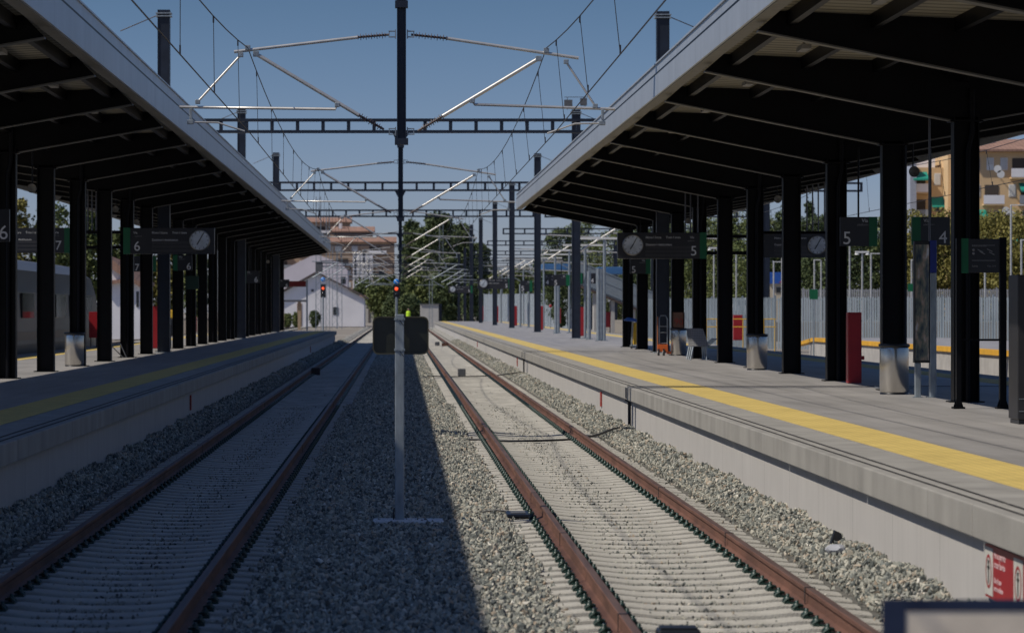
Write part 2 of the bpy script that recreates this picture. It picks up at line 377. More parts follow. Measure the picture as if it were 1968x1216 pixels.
def fasten(mb, dx=0, dy=0):
    for rx in (-.834, .834):
        for s in (-1, 1):
            x = rx+s*.118+dx
            mb.box(x-.05, x+.05, dy-.085, dy+.085, -.166, -.148)
            mb.tube([(x+s*.045, dy-.05, -.146), (x+s*.015, dy-.06, -.118), (x-s*.03, dy-.03, -.128), (x-s*.03, dy+.03, -.128), (x+s*.015, dy+.06, -.118), (x+s*.045, dy+.05, -.146)], .012, 5)
            mb.lathe((x+s*.012, dy, -.148), [(.028,0),(.028,.035),(.016,.04),(.016,.062),(0.004,.064)], 6)
sp_me = None; fs_me = None
def track(xc, y0, y1, label, near=True):
    global sp_me, fs_me
    t = thing('railway_track', (xc, y0, 0), label, 'railway track', 'tracks running between the platforms' if near else 'side tracks beyond the island platforms')
    for s in (-1, 1):
        mb = MB(); rail(mb, xc+s*.834, y0, y1); r = mb.build('rail', [RAIL, RAILTOP], t)
        if near:
            for yj in ((24.2+1.1*s, 31.5, 39.0+s*.6, 62, 83) if xc > 0 else (52, 76)):
                mj = MB()
                for q in (-1, 1): mj.box(xc+s*.834+q*.038, xc+s*.834+q*.043, yj-.014, yj+.014, -.13, .003)
                mj.box(xc+s*.834-.043, xc+s*.834+.043, yj-.014, yj+.014, .0031, .006)
                mj.build('bond_strap', BLACK, r)
    n = int((y1-y0)/.6)
    if sp_me is None:
        a = sleeper_mesh().build('sleeper', SLEEP); sp_me = a.data; bpy.data.objects.remove(a)
        mb = MB(); fasten(mb); a = mb.build('rail_fastening', CLIP); fs_me = a.data; bpy.data.objects.remove(a)
    k0 = 0
    if near:
        for i in range(100):
            o = bpy.data.objects.new('sleeper', sp_me); COL.objects.link(o); o.parent = t; o.location = (rnd.uniform(-.02,.02), .3+i*.6, rnd.uniform(-.004,.004))
            f = bpy.data.objects.new('rail_fastening', fs_me); COL.objects.link(f); f.parent = o; f.location = (-o.location.x, 0, 0)
        k0 = 100
    src = sleeper_mesh(); mb = MB(); fb = MB()
    for i in range(k0, n):
        dy = y0+.3+i*.6
        if near: mb.add([(x+xc, y+dy, z) for x, y, z in src.v], src.f)
        else: mb.box(xc-1.3, xc+1.3, dy-.14, dy+.14, -.3, -.165)
        for rx in (-.834, .834):
            for s in (-1, 1): fb.box(xc+rx+s*.118-.045, xc+rx+s*.118+.045, dy-.08, dy+.08, -.166, -.115)
    tag(mb.build('distant_sleepers', SLEEP, t), None, None, kind='stuff'); tag(fb.build('distant_fastenings', CLIP, t), None, None, kind='stuff')
track(2.49, 17, 420, 'sunlit rusty track with concrete sleepers beside the right platform wall')
track(-2.49, 17, 420, 'rusty track with concrete sleepers in the shade beside the left platform wall')
track(15.6, 60, 420, 'side track just beyond the right island platform', False)
track(19.2, 60, 420, 'side track running along the amber edged low platform', False)
track(-15.0, 60, 420, 'side track under the silver railcar', False)
track(-19.0, 60, 420, 'side track beyond the silver railcar', False)

# ---------------------------------------------------------------- platforms
def platform(s, y0, y1, xo, label, grooves=True):
    """s = side sign, xo = far edge"""
    t = thing('island_platform', (s*(4.4+xo)/2, (y0+y1)/2, 0), label, 'platform', 'island platforms on both sides of the tracks')
    def bx(mb, xa, xb, ya, yb, za, zb): mb.box(s*xa, s*xb, ya, yb, za, zb)
    mb = MB(); bx(mb, 5.13, 5.17, y0, y1, .4, PT-.003)
    mb = MB(); bx(mb, 5.15, xo-.7, y0, y1, .3, PT); mb.build('paving', PAVE, t)
    mb = MB()
    bx(mb, 5.16, 5.9, y0, y1, PT, PT+.006); bx(mb, xo-1.5, xo-.8, y0, y1, PT, PT+.006); mb.build('tactile_strip', TACT, t)
    mb = MB(); y = y0; L_ = 6.0
    marks = []
    while y < y1:
        ye = min(y+L_, y1)
        bx(mb, 4.40, 4.555, y+.012, ye-.012, PT-.255, PT); bx(mb, 4.575, 5.148, y+.012, ye-.012, PT-.255, PT-.001)
        bx(mb, xo-.7+.001, xo, y+.012, ye-.012, PT-.255, PT)
        y += L_
    mb.build('coping', COPE, t, bevel=.012)
    mb = MB(); bx(mb, 4.50, 4.8, y0+.02, y1-.02, -.35, PT-.256); bx(mb, xo-.4, xo-.1, y0+.02, y1-.02, -.35, PT-.256); mb.build('retaining_wall', WALLM, t)
    mb = MB(); bx(mb, 4.556, 4.574, y0, y1, PT-.2, PT-.02); mb.build('rubber_joint', BLACK, t)
    mb = MB(); y = y0
    while y < y1:
        ye = min(y+L_, y1); bx(mb, 4.508, 4.54, y+.03, ye-.03, PT+.0005, PT+.004); bx(mb, 4.652, 4.682, y+.05, ye-.04, PT+.0005, PT+.004); y += L_
    mb.build('edge_grooves', mat('groove rubber', (.015,.013,.012), .8), t)
    return t
pr_ = platform(1, 12, 400, 13.5, 'right island platform with sunlit paving and bright yellow tactile strip')
pl_ = platform(-1, 12, 218, 12.7, 'left island platform with its front edge in the canopy shadow')
# expansion joints with drain pipes on the right wall
for D, lab in ((60.5, 'pair of dark pipes down the sunlit platform wall at the nearer joint'), (112, 'pair of dark pipes down the platform wall at the farther joint')):
    t = thing('drain_pipes', (4.46, D, 0), lab, 'pipe', 'dark pipes on the right platform wall')
    mb = MB()
    for k in (0, .22): mb.tube([(4.385, D+k, PT-.26), (4.46, D+k, PT-.30), (4.46, D+k, -.25)], .022, 8)
    mb.box(4.388, 4.398, D-.03, D+.25, PT-.22, PT-.02)
    mb.build('pipe', NAVY, t)
    mb = MB(); mb.box(4.41, 12.7, D+.07, D+.16, PT+.006, PT+.013); mb.build('joint_cover', mat('joint cover', (.09,.09,.095), .6), t)
# low platform across the side tracks
t = thing('low_platform', (24, 110, 0), 'low far platform with an amber painted edge beyond the side tracks', 'platform')
mb = MB(); mb.box(21.95, 29, 60, 166, -.3, PT); mb.build('paving', PAVE, t)
mb = MB(); mb.box(21.55, 21.95, 60, 163, PT-.16, PT+.03); mb.poly([(163,PT-.16),(163,PT+.03),(170,PT-.32),(170,PT-.5)], 21.55, 21.95, axis='x'); mb.build('amber_edge', AMBER, t)
mb = MB(); mb.box(21.65, 21.94, 60, 165, -.35, PT-.17); mb.build('wall', CONC, t)

# ---------------------------------------------------------------- canopies
def canopy(s, xe, xc, xo, ys, y0, y1, zf0, zf1, ztip, zcol, rise, label):
    """s side, xe track-side edge, xc column line, xo outer edge (all positive), zf fascia bottom/top, ztip/zcol beam underside"""
    t = thing('platform_canopy', (s*xc, ys[0], PT), label, 'station canopy', 'canopies over the island platforms')
    up = lambda y: rise*(y-50)
    def slabx(mb, x0, z0, x1, z1, th, ya, yb, mi=0):
        V = []
        for y in (ya, yb):
            u = up(y); V += [(s*x0,y,z0+u),(s*x1,y,z1+u),(s*x1,y,z1+th+u),(s*x0,y,z0+th+u)]
        mb.add(V, [(0,1,2,3),(7,6,5,4),(0,4,5,1),(1,5,6,2),(2,6,7,3),(3,7,4,0)], mi)
    zs = zf0+.12                                # deck underside at the edge
    mb = MB(); slabx(mb, xe+.06, zs+.05, xc, zs-.12, .12, y0, y1); slabx(mb, xc+.001, zs-.12, xo-.06, zs-.02, .12, y0, y1); mb.build('roof_deck', DECK, t)
    mb = MB(); slabx(mb, xe, zf0, xe+.05, zf0, (zf1-zf0)*.62, y0-.05, y1+.05); slabx(mb, xo-.05, zf0-.22, xo, zf0-.22, .5, y0-.05, y1+.05)
    zm = zf0+(zf1-zf0)*.62+.02
    slabx(mb, xe+.03, zm, xe+.07, zm, zf1-zm, y0-.05, y1+.05)
    slabx(mb, xe, zf1-.03, xe+.03, zf1-.03, .03, y0-.05, y1+.05)
    # end face
    for ye in (y1+.05,):
        u = up(ye)
        mb.poly([(s*(xe+.1), zf0+.12+u), (s*(xe+.1), zf1-.03+u), (s*(xo-.1), zf0+.30+u), (s*(xo-.1), zf0-.02+u), (s*xc, zf0-.02+u)], ye-.06, ye-.01)
    mb.build('fascia', FASC, t)
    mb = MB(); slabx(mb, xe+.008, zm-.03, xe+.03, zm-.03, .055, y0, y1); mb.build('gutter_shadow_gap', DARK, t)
    mb = MB()
    n = 3
    for k in range(4):
        x = xe+.55+k*(xc-xe-.9)/3.0; z = zs+.05-.17*(x-xe)/(xc-xe); slabx(mb, x, z-.20, x+.10, z-.20, .20, y0, y1)
        x = xc+.45+k*(xo-xc-.9)/3.0; z = zs-.12+.10*(x-xc)/(xo-xc); slabx(mb, x, z-.20, x+.10, z-.20, .20, y0, y1)
    slabx(mb, xc-.1, zs-.42, xc+.1, zs-.42, .29, y0, y1)
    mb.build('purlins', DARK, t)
    mb = MB(); slabx(mb, xe+.04, zf0-.012, xe+.22, zf0-.012, .012, y0, y1); slabx(mb, xe+.22, zf0-.012, xe+.24, zf0-.012, .15, y0, y1); mb.build('edge_trim', mat('edge trim', (.16,.15,.13), .5, .3), t)
    for i, y in enumerate(ys):
        u = up(y); hw = .205
        # tapered beam: web, lower flange
        mb = MB()
        a = [(s*(xe+.14), ztip+u), (s*(xe+.45), zs+.03+u), (s*(xc), zs-.13+u), (s*(xo-.45), zs-.03+u), (s*(xo-.15), zf0-.2+u), (s*(xc+.2), zcol+u), (s*(xc-.2), zcol+u)]
        mb.poly(a, y-.012, y+.012)
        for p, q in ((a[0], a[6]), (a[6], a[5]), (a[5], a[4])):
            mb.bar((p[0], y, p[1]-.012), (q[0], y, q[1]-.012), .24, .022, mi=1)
        for k in (.35, .7, 1.25, 1.6):
            pass
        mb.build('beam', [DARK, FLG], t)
        mb = MB()
        for q in (-1, 1): mb.box(s*xc+q*(hw-.022), s*xc+q*hw, y-.15, y+.15, PT, zcol+.05+u)
        mb.box(s*xc-hw+.022, s*xc+hw-.022, y-.012, y+.012, PT, zcol+.05+u)
        mb.box(s*xc-.28, s*xc+.28, y-.2, y+.2, PT, PT+.02)
        mb.box(s*xc-hw-.06, s*xc+hw+.06, y-.17, y+.17, zcol-.03+u, zcol+.0+u)
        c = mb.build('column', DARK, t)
        if i % 2 == 0:
            m2 = MB(); m2.tube([(s*xc+.03, y-.09, PT+.02), (s*xc+.03, y-.09, zcol-.5+u), (s*xc+.10, y-.09, zcol-.2+u), (s*xc+.10, y-.09, zcol+.5+u)], .055, 10); m2.build('downpipe', DARK, c)
    # small light fittings under the deck
    for i, y in enumerate(ys):
        if i > 9: break
        u = up(y+3.7); x = s*(xe+1.25); z = zs-.12+u
        mb = MB(); mb.box(x-.07, x+.07, y+3.3, y+3.95, z-.10, z-.03); mb.box(x-.02, x+.02, y+3.6, y+3.64, z-.03, z+.10)
        l = mb.build('light_fitting', mat('lamp housing', (.25,.24,.22), .5), t)
    return t
ysR = [20.6+7.45*k for k in range(15)]; ysL = [22.9+7.45*k for k in range(28)]
canopy(1, 4.78, 9.13, 13.5, ysR, 14, 128.2, 6.22, 6.84, 6.10, 5.30, .0020, 'long dark steel canopy with pale metal fascia over the right platform')
canopy(-1, 5.0, 8.5, 12.4, ysL, 14, 227.5, 6.36, 7.10, 6.20, 5.64, .0008, 'long dark steel canopy with pale metal fascia over the shaded left platform')

# ---------------------------------------------------------------- catenary portals, masts, cantilevers, wires
DS = [58, 108, 161, 206, 253, 298, 350, 395]
ZB = 8.35
def box_mast(x, y, z0, z1, w, label, group, cap=True, stay=1, ballastlamp=False):
    t = thing('catenary_mast', (x, y, z0), label, 'mast', group)
    mb = MB(); mb.box(x-w/2, x-w/2+.03, y-.2, y+.2, z0, z1); mb.box(x+w/2-.03, x+w/2, y-.2, y+.2, z0, z1); mb.box(x-w/2+.03, x+w/2-.03, y-.17, y-.15, z0, z1); mb.box(x-w/2+.03, x+w/2-.03, y+.15, y+.17, z0, z1)
    mb.build('post', NAVY, t)
    mb = MB(); mb.box(x-w/2-.1, x+w/2+.1, y-.3, y+.3, z0, z0+.03); mb.build('base_plate', GALV, t)
    if stay:
        mb = MB(); mb.box(x-w/2-.06, x+w/2+.06, y-.24, y+.24, z1-.24, z1-.2); mb.box(x-w/2-.06, x+w/2+.06, y-.24, y+.24, z1-.14, z1-.1)
        mb.build('top_clamp', GALV, t)
        mb = MB(); a = Vector((x+stay*w/2, y, z1-.17)); b = a+Vector((stay*1.3, 0, -.55))
        mb.tube([a, b], .018, 6); d = b-a
        for k in range(9): mb.lathe(tuple(a+d*(.25+.05*k)), [(.02,-.008),(.05,0),(.02,.008)], 8)
        mb.build('stay_insulator', INS, t)
    if ballastlamp:
        mb = MB()
        mb.bar((x-.6,y,z1+.1),(x+.6,y,z1+.1),.04,.04); mb.bar((x-.6,y,z1+.65),(x+.6,y,z1+.65),.03,.03); mb.bar((x-.45,y,z1),(x-.45,y,z1+.65),.03,.03); mb.bar((x+.45,y,z1),(x+.45,y,z1+.65),.03,.03)
        mb.box(x-.62,x-.2,y-.25,y-.05,z1+.12,z1+.5); mb.box(x+.2,x+.55,y-.25,y-.05,z1+.2,z1+.58); mb.build('floodlight_frame', GREYBOX, t)
    return t
ordn = ['nearest', 'second nearest', 'third nearest', 'fourth nearest', 'fifth nearest', 'sixth nearest', 'seventh nearest', 'farthest']
for i, D in enumerate(DS):
    h = 10.55 if i else 10.3
    box_mast(9.1+(.3 if i == 0 else 0), D+(1.4 if i == 0 else 0), PT, CH+10.3, .44, f'dark navy steel mast, {ordn[i]} along the right platform'+(' with a floodlight frame on top' if i == 2 else ''), 'navy masts along the right platform', stay=1, ballastlamp=(i == 2))
    if i < 4: box_mast(-8.15, D, PT, CH+10.6-(.25 if i else 0), .42, f'dark navy steel mast rising behind the left canopy, {ordn[i]} of its row', 'navy masts along the left platform', stay=-1)
for D, px in ((420, 905),):
    box_mast(PX(906,D), D, -.2, PZ(432,D), .5, 'thin far navy mast at the end of the right platform row', 'navy masts along the right platform', stay=0)
def portal(D, xa, xb, label, posts=.85, z=ZB, h=.5, single=False):
    t = thing('catenary_portal_beam', ((xa+xb)/2, D, z), label, 'portal beam', 'navy portal beams carrying the overhead line')
    mb = MB(); mb.box(xa, xb, D-.1, D+.1, z, z+.10)
    if not single: mb.box(xa, xb, D-.1, D+.1, z+h-.10, z+h)
    mb.build('chord', NAVY, t)
    if not single:
        mb = MB(); n = max(2, int((xb-xa)/posts))
        for k in range(n+1):
            x = xa+.06+(xb-xa-.12)*k/n; mb.box(x-.06, x+.06, D-.085, D+.085, z+.10, z+h-.10)
        tag(mb.build('lattice_posts', NAVY, t), None, None)
    return t
def drop_post(D, label, zb=5.35):
    t = thing('drop_post', (0, D, ZB), label, 'drop post', 'drop posts hanging between the two tracks')
    z0 = CH+(VY-279)/F*58 if D == 58 else zb
    mb = MB(); w = .085; x = .035
    z0 = 5.33
    mb.box(x-w, x-w+.018, D-.08, D+.08, z0, ZB); mb.box(x+w-.018, x+w, D-.08, D+.08, z0, ZB); mb.box(x-w+.018, x+w-.018, D-.012, D+.012, z0, ZB)
    mb.build('post', NAVY, t)
    mb = MB(); mb.poly([(x-.1,ZB-.35),(x+.1,ZB-.35),(x+.28,ZB-.001),(x-.28,ZB-.001)], D-.06, D+.06); mb.box(x-.12, x+.12, D-.11, D+.11, ZB-.5, ZB-.37)
    mb.box(x-.125,x+.125,D-.10,D+.10,z0-.02,z0+.10)
    mb.build('gusset', NAVY, t)
    return t
def cantilever(D, s, label):
    k = 58/F
    def q(px, py): # pixel in the nearest portal plane -> local metres relative to that post
        dx = (px-VX)*k; return (dx, D, CH+(VY-py)*k)
    t = thing('cantilever', (0.035, D, q(768, 250)[2]), label, 'cantilever', 'aluminium cantilevers holding the overhead line')
    if s < 0:
        A, B = (748,67), (450,100); i0, i1 = (740,68), (688,72); C0, C1 = (738,249), (492,104); j0, j1 = (732,246), (690,222)
        E0, E1 = (345,206), (645,210); G0, G1 = (463,106), (380,196); M = (476,92); H = (367,208); W = (470,254); K = (648,202)
    else:
        A, B = (790,67), (1112,112); i0, i1 = (800,68), (858,74); C0, C1 = (803,252), (1035,113); j0, j1 = (812,247), (850,224)
        E0, E1 = (1182,210), (912,201); G0, G1 = (1088,119), (1144,204); M = (1050,97); H = (1158,210); W = (1052,258); K = (908,194)
    # per-part meshes
    def L3(a, b, f): return (a[0]+(b[0]-a[0])*f, a[1]+(b[1]-a[1])*f)
    mb = MB(); mb.tube([q(*i1), q(*B)], .030, 8); mb.build('top_tube', TUBE, t)
    mb = MB(); mb.tube([q(*j1), q(*C1)], .036, 8); mb.build('diagonal_tube', TUBE, t)
    mb = MB(); mb.tube([q(*E0), q(*E1), q(*K)], .026, 8); mb.build('registration_tube', TUBE, t)
    mb = MB(); mb.tube([q(*G0), q(*G1)], .021, 8); mb.build('strut', TUBE, t)
    for a, b, c in ((A, i0, i1), (C0, j0, j1)):
        mb = MB(); mb.tube([q(*a), q(*c)], .022, 8)
        p0, p1 = Vector(q(*b)), Vector(q(*c)); d = p1-p0; dn = d.normalized()
        for m_ in range(11):
            c_ = p0+d*(m_/10); mb.tube([c_-dn*.006, c_+dn*.006], .062 if m_ % 2 else .045, 10)
        mb.build('insulator', INS, t)
    mb = MB()
    for y in (66, 253):
        z = q(768, y)[2]; sx = .035
        mb.box(.12*s+.035, .24*s+.035, D-.05, D+.05, z+.045, z+.06); mb.box(.12*s+.035, .24*s+.035, D-.05, D+.05, z-.06, z-.045); mb.box(.10*s+.035, .12*s+.035, D-.06, D+.06, z-.08, z+.08)
        mb.box(.22*s+.035, .235*s+.035, D-.04, D+.04, z-.045, z+.045)
    mb.build('hinge_bracket', GALV, t)
    mb = MB()
    for p, r in ((M, .05), (G0, .045), (G1, .045), (C1, .055), (K, .045)):
        x, y_, z = q(*p); mb.box(x-r, x+r, D-.045, D+.045, z-r*.9, z+r*.9)
    x, y_, z = q(*H); mb.box(x-.025, x+.025, D-.03, D+.03, z-.30, z-.01); mb.box(x-.07, x+.05, D-.04, D+.04, z-.30, z-.22)
    mb.build('clamps', GALV, t, bevel=.008)
    mb = MB(); wz = q(*W); mb.tube([(x, D, z-.26), (x+(wz[0]-x)*.5, D, z-.27), (wz[0], D, wz[2]+.015)], .018, 6); mb.build('steady_arm', TUBE, t)
for i, D in enumerate(DS):
    if i < 4: portal(D, -8.0, 8.88, f'navy ladder-like portal beam spanning both tracks, {ordn[i]} of the four full spans')
    else:
        portal(D, 8.95-.6, 24, f'navy ladder-like beam reaching right over the side tracks, {["first","second","third","last"][i-4]} beyond the full spans', 1.6)
        portal(D, -10, .9, f'single navy beam over the left track, {["first","second","third","last"][i-4]} beyond the full spans', single=True, z=ZB)
    if 0 < i < 4: portal(D+.9, 9.6, 24, f'navy ladder-like beam over the side tracks behind the {ordn[i]} mast', 1.6)
    drop_post(D, f'navy steel post hanging between the tracks, {ordn[i]} of the row') if i < 7 else None
    if i < 7:
        cantilever(D, -1, f'aluminium tube cantilever over the left track, {ordn[i]} of the left row')
        cantilever(D, 1, f'aluminium tube cantilever over the right track, {ordn[i]} of the right row')
for i, D in enumerate((440, 485, 535, 590, 650)):
    nm = ['first','second','third','fourth','last'][i]
    portal(D, 8.4, 27, f'tiny navy ladder-like beam in the far cluster over the side tracks, {nm} behind the thin far mast', 1.6)
    portal(D, -11, 9, f'tiny navy ladder-like beam over the far track ends, {nm} behind the dark trees gap', 1.6)
    box_mast(27, D, -.2, 9.6, .4, f'far thin navy mast right of the side tracks, {nm} of the far cluster', 'far navy masts', stay=0)
    box_mast(9.2, D, -.2, 11, .4, f'far thin navy mast beyond the right platform end, {nm} of the far cluster', 'far navy masts', stay=0)
for i, D in enumerate(DS[3:]):
    box_mast(24.2, D, -.2, 9.4, .42, f'navy mast at the outer end of the side track beam, {["first","second","third","fourth","fifth"][i]} counted from the camera', 'outer navy masts', stay=0)
def overhead(sx, label, XM, XC, reg=None):
    t = thing('overhead_line', (sx, 58, 5.5), label, 'overhead wire', 'overhead lines above the tracks')
    sup = [8]+DS[:7]+[400]; zm, zc = 7.11, 5.53
    mm = []; drops = []
    for a, b in zip(sup[:-1], sup[1:]):
        n = 14; sag = .62*((b-a)/50)**2
        for k in range(n):
            f = k/n; mm.append((XM, a+(b-a)*f, zm-4*sag*f*(1-f)))
        nd = max(3, int((b-a)/6.3))
        for k in range(nd): 
            f = (k+.5)/nd; drops.append((a+(b-a)*f, zm-4*sag*f*(1-f)))
    mb = MB(); mb.tube(mm, .010, 5); mb.build('messenger_wire', WIRE, t)
    mb = MB(); cs = [(XC+(.12 if i % 2 else 0), y, zc) for i, y in enumerate(sup)]; mb.tube(cs, .010, 5); mb.build('contact_wire', WIRE, t)
    for y, z in drops:
        i = max(k for k in range(len(sup)) if sup[k] <= y); f = (y-sup[i])/(sup[i+1]-sup[i]) if i < len(sup)-1 else 0
        xc_ = cs[i][0]*(1-f)+cs[min(i+1,len(cs)-1)][0]*f
        mb = MB(); mb.tube([(XM, y, z), (xc_, y, zc)], .0055, 4); mb.box(XM-.012, XM+.012, y-.02, y+.02, z-.10, z); mb.box(xc_-.010, xc_+.010, y-.02, y+.02, zc, zc+.12); mb.build('dropper', WIRE, t)
overhead(-2.5, 'pair of sagging overhead wires with droppers above the left track', -2.82, -2.90)
overhead(2.5, 'pair of sagging overhead wires with droppers above the right track', 2.73, 2.76)
overhead(15.6, 'pair of overhead wires above the side tracks right of the island platform', 15.6, 15.7)
# outer cantilevers on the right masts
for i, D in enumerate(DS[2:7]):
    t = thing('cantilever', (9.4, D, 6.5), f'small tube cantilever on the right-hand side of the {ordn[i+2]} right mast', 'cantilever', 'cantilevers over the side tracks')
    mb = MB()
    mb.tube([(9.35, D, 7.2), (15.6, D, 6.9)], .04, 8); mb.build('top_tube', TUBE, t)
    mb = MB(); mb.tube([(9.35, D, 5.3), (12.0, D, 6.95)], .045, 8); mb.build('diagonal_tube', TUBE, t)
    mb = MB(); mb.tube([(11.0, D, 6.2), (16.4, D, 5.9)], .035, 8); mb.build('registration_tube', TUBE, t)

# ---------------------------------------------------------------- centre post with mirror back, foreground frame
D = 35.2
t = thing('mirror_post', (0, D, -.2), 'galvanised post between the tracks carrying a dark rounded mirror seen from behind', 'mirror post')
mb = MB(); w = .052
mb.box(-w, w, D-.025, D+.045, -.2, PZ(604,D)); mb.build('post', GALV, t, bevel=.008)
mb = MB(); mb.box(-.3, .5, D-.24, D+.24, -.22, -.112); mb.build('concrete_base', WHITE if False else mat('white base concrete', (.62,.61,.60), .8, 0, .15, 6, .3), t, bevel=.02)
mb = MB()
x0, x1, z0, z1 = PX(716,D), PX(824,D), PZ(681,D), PZ(608,D)
def rrect(x0,x1,z0,z1,r,n=6):
    o_ = []
    for cx, cz, a0 in ((x1-r,z1-r,0),(x0+r,z1-r,90),(x0+r,z0+r,180),(x1-r,z0+r,270)):
        for k in range(n+1): a = R(a0+90*k/n); o_.append((cx+r*math.cos(a), cz+r*math.sin(a)))
    return o_
yb = D+.05
mb.poly(rrect(x0+.012,x1-.012,z0+.012,z1-.012,.055), yb+.05, yb+.06); mb.build('mirror_back', MIR, t)
mb = MB(); a = rrect(x0,x1,z0,z1,.065); b = rrect(x0+.014,x1-.014,z0+.014,z1-.014,.055); n = len(a); V = []
for y in (yb, yb+.07):
    V += [(p[0],y,p[1]) for p in a]+[(p[0],y,p[1]) for p in b]
Fc = []
for i in range(n):
    j = (i+1)%n; Fc += [(i,j,n+j,n+i),(2*n+i,3*n+i,3*n+j,2*n+j),(i,2*n+i,2*n+j,j),(n+i,n+j,3*n+j,3*n+i)]
mb.add(V, Fc); mb.build('rim', mat('mirror rim', (.06,.055,.035), .4, 0, .2, 6), t)
mb = MB()
for z in (PZ(613,D), PZ(672,D)):
    mb.box(-.062, .062, D-.032, D+.11, z-.012, z+.012); mb.lathe((.035, D-.034, z), [(.010,-.008),(.010,.008)], 8, axis='y'); mb.lathe((-.035, D-.034, z), [(.010,-.008),(.010,.008)], 8, axis='y')
mb.build('clamp_band', GALV, t)
for z in (PZ(613,D), PZ(672,D)):
    mb = MB(); mb.tube([(.0,D-.03,z-.01),(.02,D-.034,z-.04),(.045,D-.036,z-.075)], .004, 5); mb.build('cable_tie', BLACK, t)
mb = MB(); mb.tube([(-.06,D-.03,.02),(-.07,D-.03,-.05),(-.062,D-.03,-.18)], .008, 6); mb.build('cable', BLACK, t)

D = 10.5
x0 = PX(1697, D); z1 = PZ(1152, D)
t = thing('framed_notice_board', (x0+.5, D, 0), 'out of focus navy framed board close to the camera at the bottom right', 'notice board')
mb = MB(); mb.box(x0, x0+1.2, D, D+.014, z1-.035, z1+.0); mb.box(x0, x0+.075, D, D+.014, z1-.75, z1-.0352); mb.box(x0+1.158, x0+1.2, D, D+.014, z1-.75, z1-.0352); mb.box(x0+.0752, x0+1.1578, D, D+.014, z1-.75, z1-.71); mb.build('frame', mat('navy frame', (.022,.032,.066), .7, spec=.15), t)
mb = MB(); mb.box(x0+.0755, x0+1.1575, D+.004, D+.012, z1-.7099, z1-.0354); mb.build('panel', mat('beige panel', (.66,.58,.47), .7, 0, .15, 5), t)
for x in (x0+.1, x0+1.06):
    mb = MB(); mb.box(x, x+.04, D+.015, D+.05, -.3, z1-.05); mb.build('leg', NAVY, t)
D = 21.6
t = thing('cable_box', (PX(1300,D), D, -.2), 'small black rounded box between the rails at the bottom edge', 'cable box')
mb = MB(); mb.box(PX(1262,D), PX(1345,D), D-.1, D+.12, -.2, PZ(1207,D)); mb.build('housing', BLACK, t, bevel=.02)
mb = MB(); mb.box(PX(1268,D), PX(1339,D), D-.08, D+.10, PZ(1207,D)+.0005, PZ(1203,D)); mb.build('cover', BLACK, t, bevel=.005)

# track-side small things
def block(name, px0, px1, py0, py1, zb, m, label, cat, group=None, dep=.3):
    D = (CH-zb)*F/(py1-VY); x0, x1 = PX(px0,D), PX(px1,D); zt = PZ(py0,D)
    t = thing(name, ((x0+x1)/2, D, zb), label, cat, group)
    mb = MB(); mb.box(x0, x1, D, D+dep, zb, zt); mb.build('housing', m, t, bevel=.012)
    mb = MB(); mb.box(x0+.03, x1-.03, D+.03, D+dep-.03, zt, zt+.012); mb.build('lid', m, t)
block('track_beacon', 880, 895, 709, 722, -.18, GREYBOX, 'grey box between the rails of the sunlit right track', 'track box', 'boxes fixed between the rails')
block('track_beacon', 836, 845, 657, 664, -.18, GREYBOX, 'tiny grey box far down the right track', 'track box', 'boxes fixed between the rails')
block('track_beacon', 598, 615, 707, 721, -.18, RUSTBOX, 'dark brown box between the rails of the shaded left track', 'track box', 'boxes fixed between the rails')
block('track_beacon', 849, 862, 659, 665, -.18, mat('ochre stone', (.30,.15,.09), .8), 'small ochre stone block beside the far right rail', 'stone block')
block('track_beacon', 524, 534, 708, 716, -.16, YELLOW, 'small yellow peg beside the shaded left rail', 'marker peg')
def cable(pts, r, label):
    mb = MB(); mb.tube(pts, r, 6); o = mb.build('cable', BLACK); tag(o, label, 'cable', 'cables crossing the track bed')
D0 = 57.5
cable([(1.25,D0+.3,-.15),(1.6,D0,-.14),(2.0,D0-.3,-.155),(2.6,D0-.1,-.155),(3.2,D0+.3,-.15),(3.7,D0+1,-.1),(4.1,D0+2.2,-.02),(4.42,D0+2.9,0)], .022, 'black cable crossing the sunlit track to the pipes on the platform wall')
cable([(.2,112,-.15),(1.0,112.3,-.13),(1.8,112,-.15),(2.6,112.5,-.15),(3.5,112.6,-.12),(4.4,112.8,0)], .02, 'thin black cable crossing the right track farther away')
cable([(0.95,37.1,-.15),(1.15,37.0,-.12),(1.35,36.9,-.14)], .012, 'short black cable end on the gravel left of the sunlit track')
t = thing('junction_plate', (1.55, 36.4, -.16), 'dark flat plate on the gravel beside the sunlit track', 'track box')
mb = MB(); mb.box(1.25, 1.52, 36.3, 36.9, -.16, -.125); mb.build('plate', NAVY, t, bevel=.006); mb = MB(); mb.box(1.3, 1.47, 36.4, 36.8, -.125, -.115); mb.build('lid', GREYBOX, t)

# wall signs
def wall_plate(D, s, label):
    t = thing('wall_marker', (s*4.47, D, .3), label, 'wall marker', 'small red markers under the platform copings')
    mb = MB(); x = s*4.482; mb.box(x-.014, x+.014, D-.14, D+.14, .10, .42); mb.build('plate', mat('faded red', (.36,.055,.045), .6, 0, .2, 8), t)
    mb = MB(); x2 = s*4.465; mb.box(x2-.003, x2+.003, D-.09, D+.09, .18, .34); mb.build('emblem', mat('faded pink', (.42,.17,.15), .6), t)
for D, s, l in ((69.5,1,'faded red marker on the sunlit platform wall, nearest of the small ones'),(119,1,'faded red marker on the sunlit platform wall, farther one'),(67,-1,'faded red marker on the shaded platform wall, nearer one'),(157,-1,'faded red marker on the shaded platform wall, farther one'),(180,1,'faded red marker on the sunlit wall, farthest one')):
    wall_plate(D, s, l)
t = thing('warning_sign', (4.49, 23.3, .2), 'red warning sign with white pictogram panels on the right platform wall', 'warning sign')
za, zb_ = .07, .47
def wy(px): return 4.47*F/(px-VX)
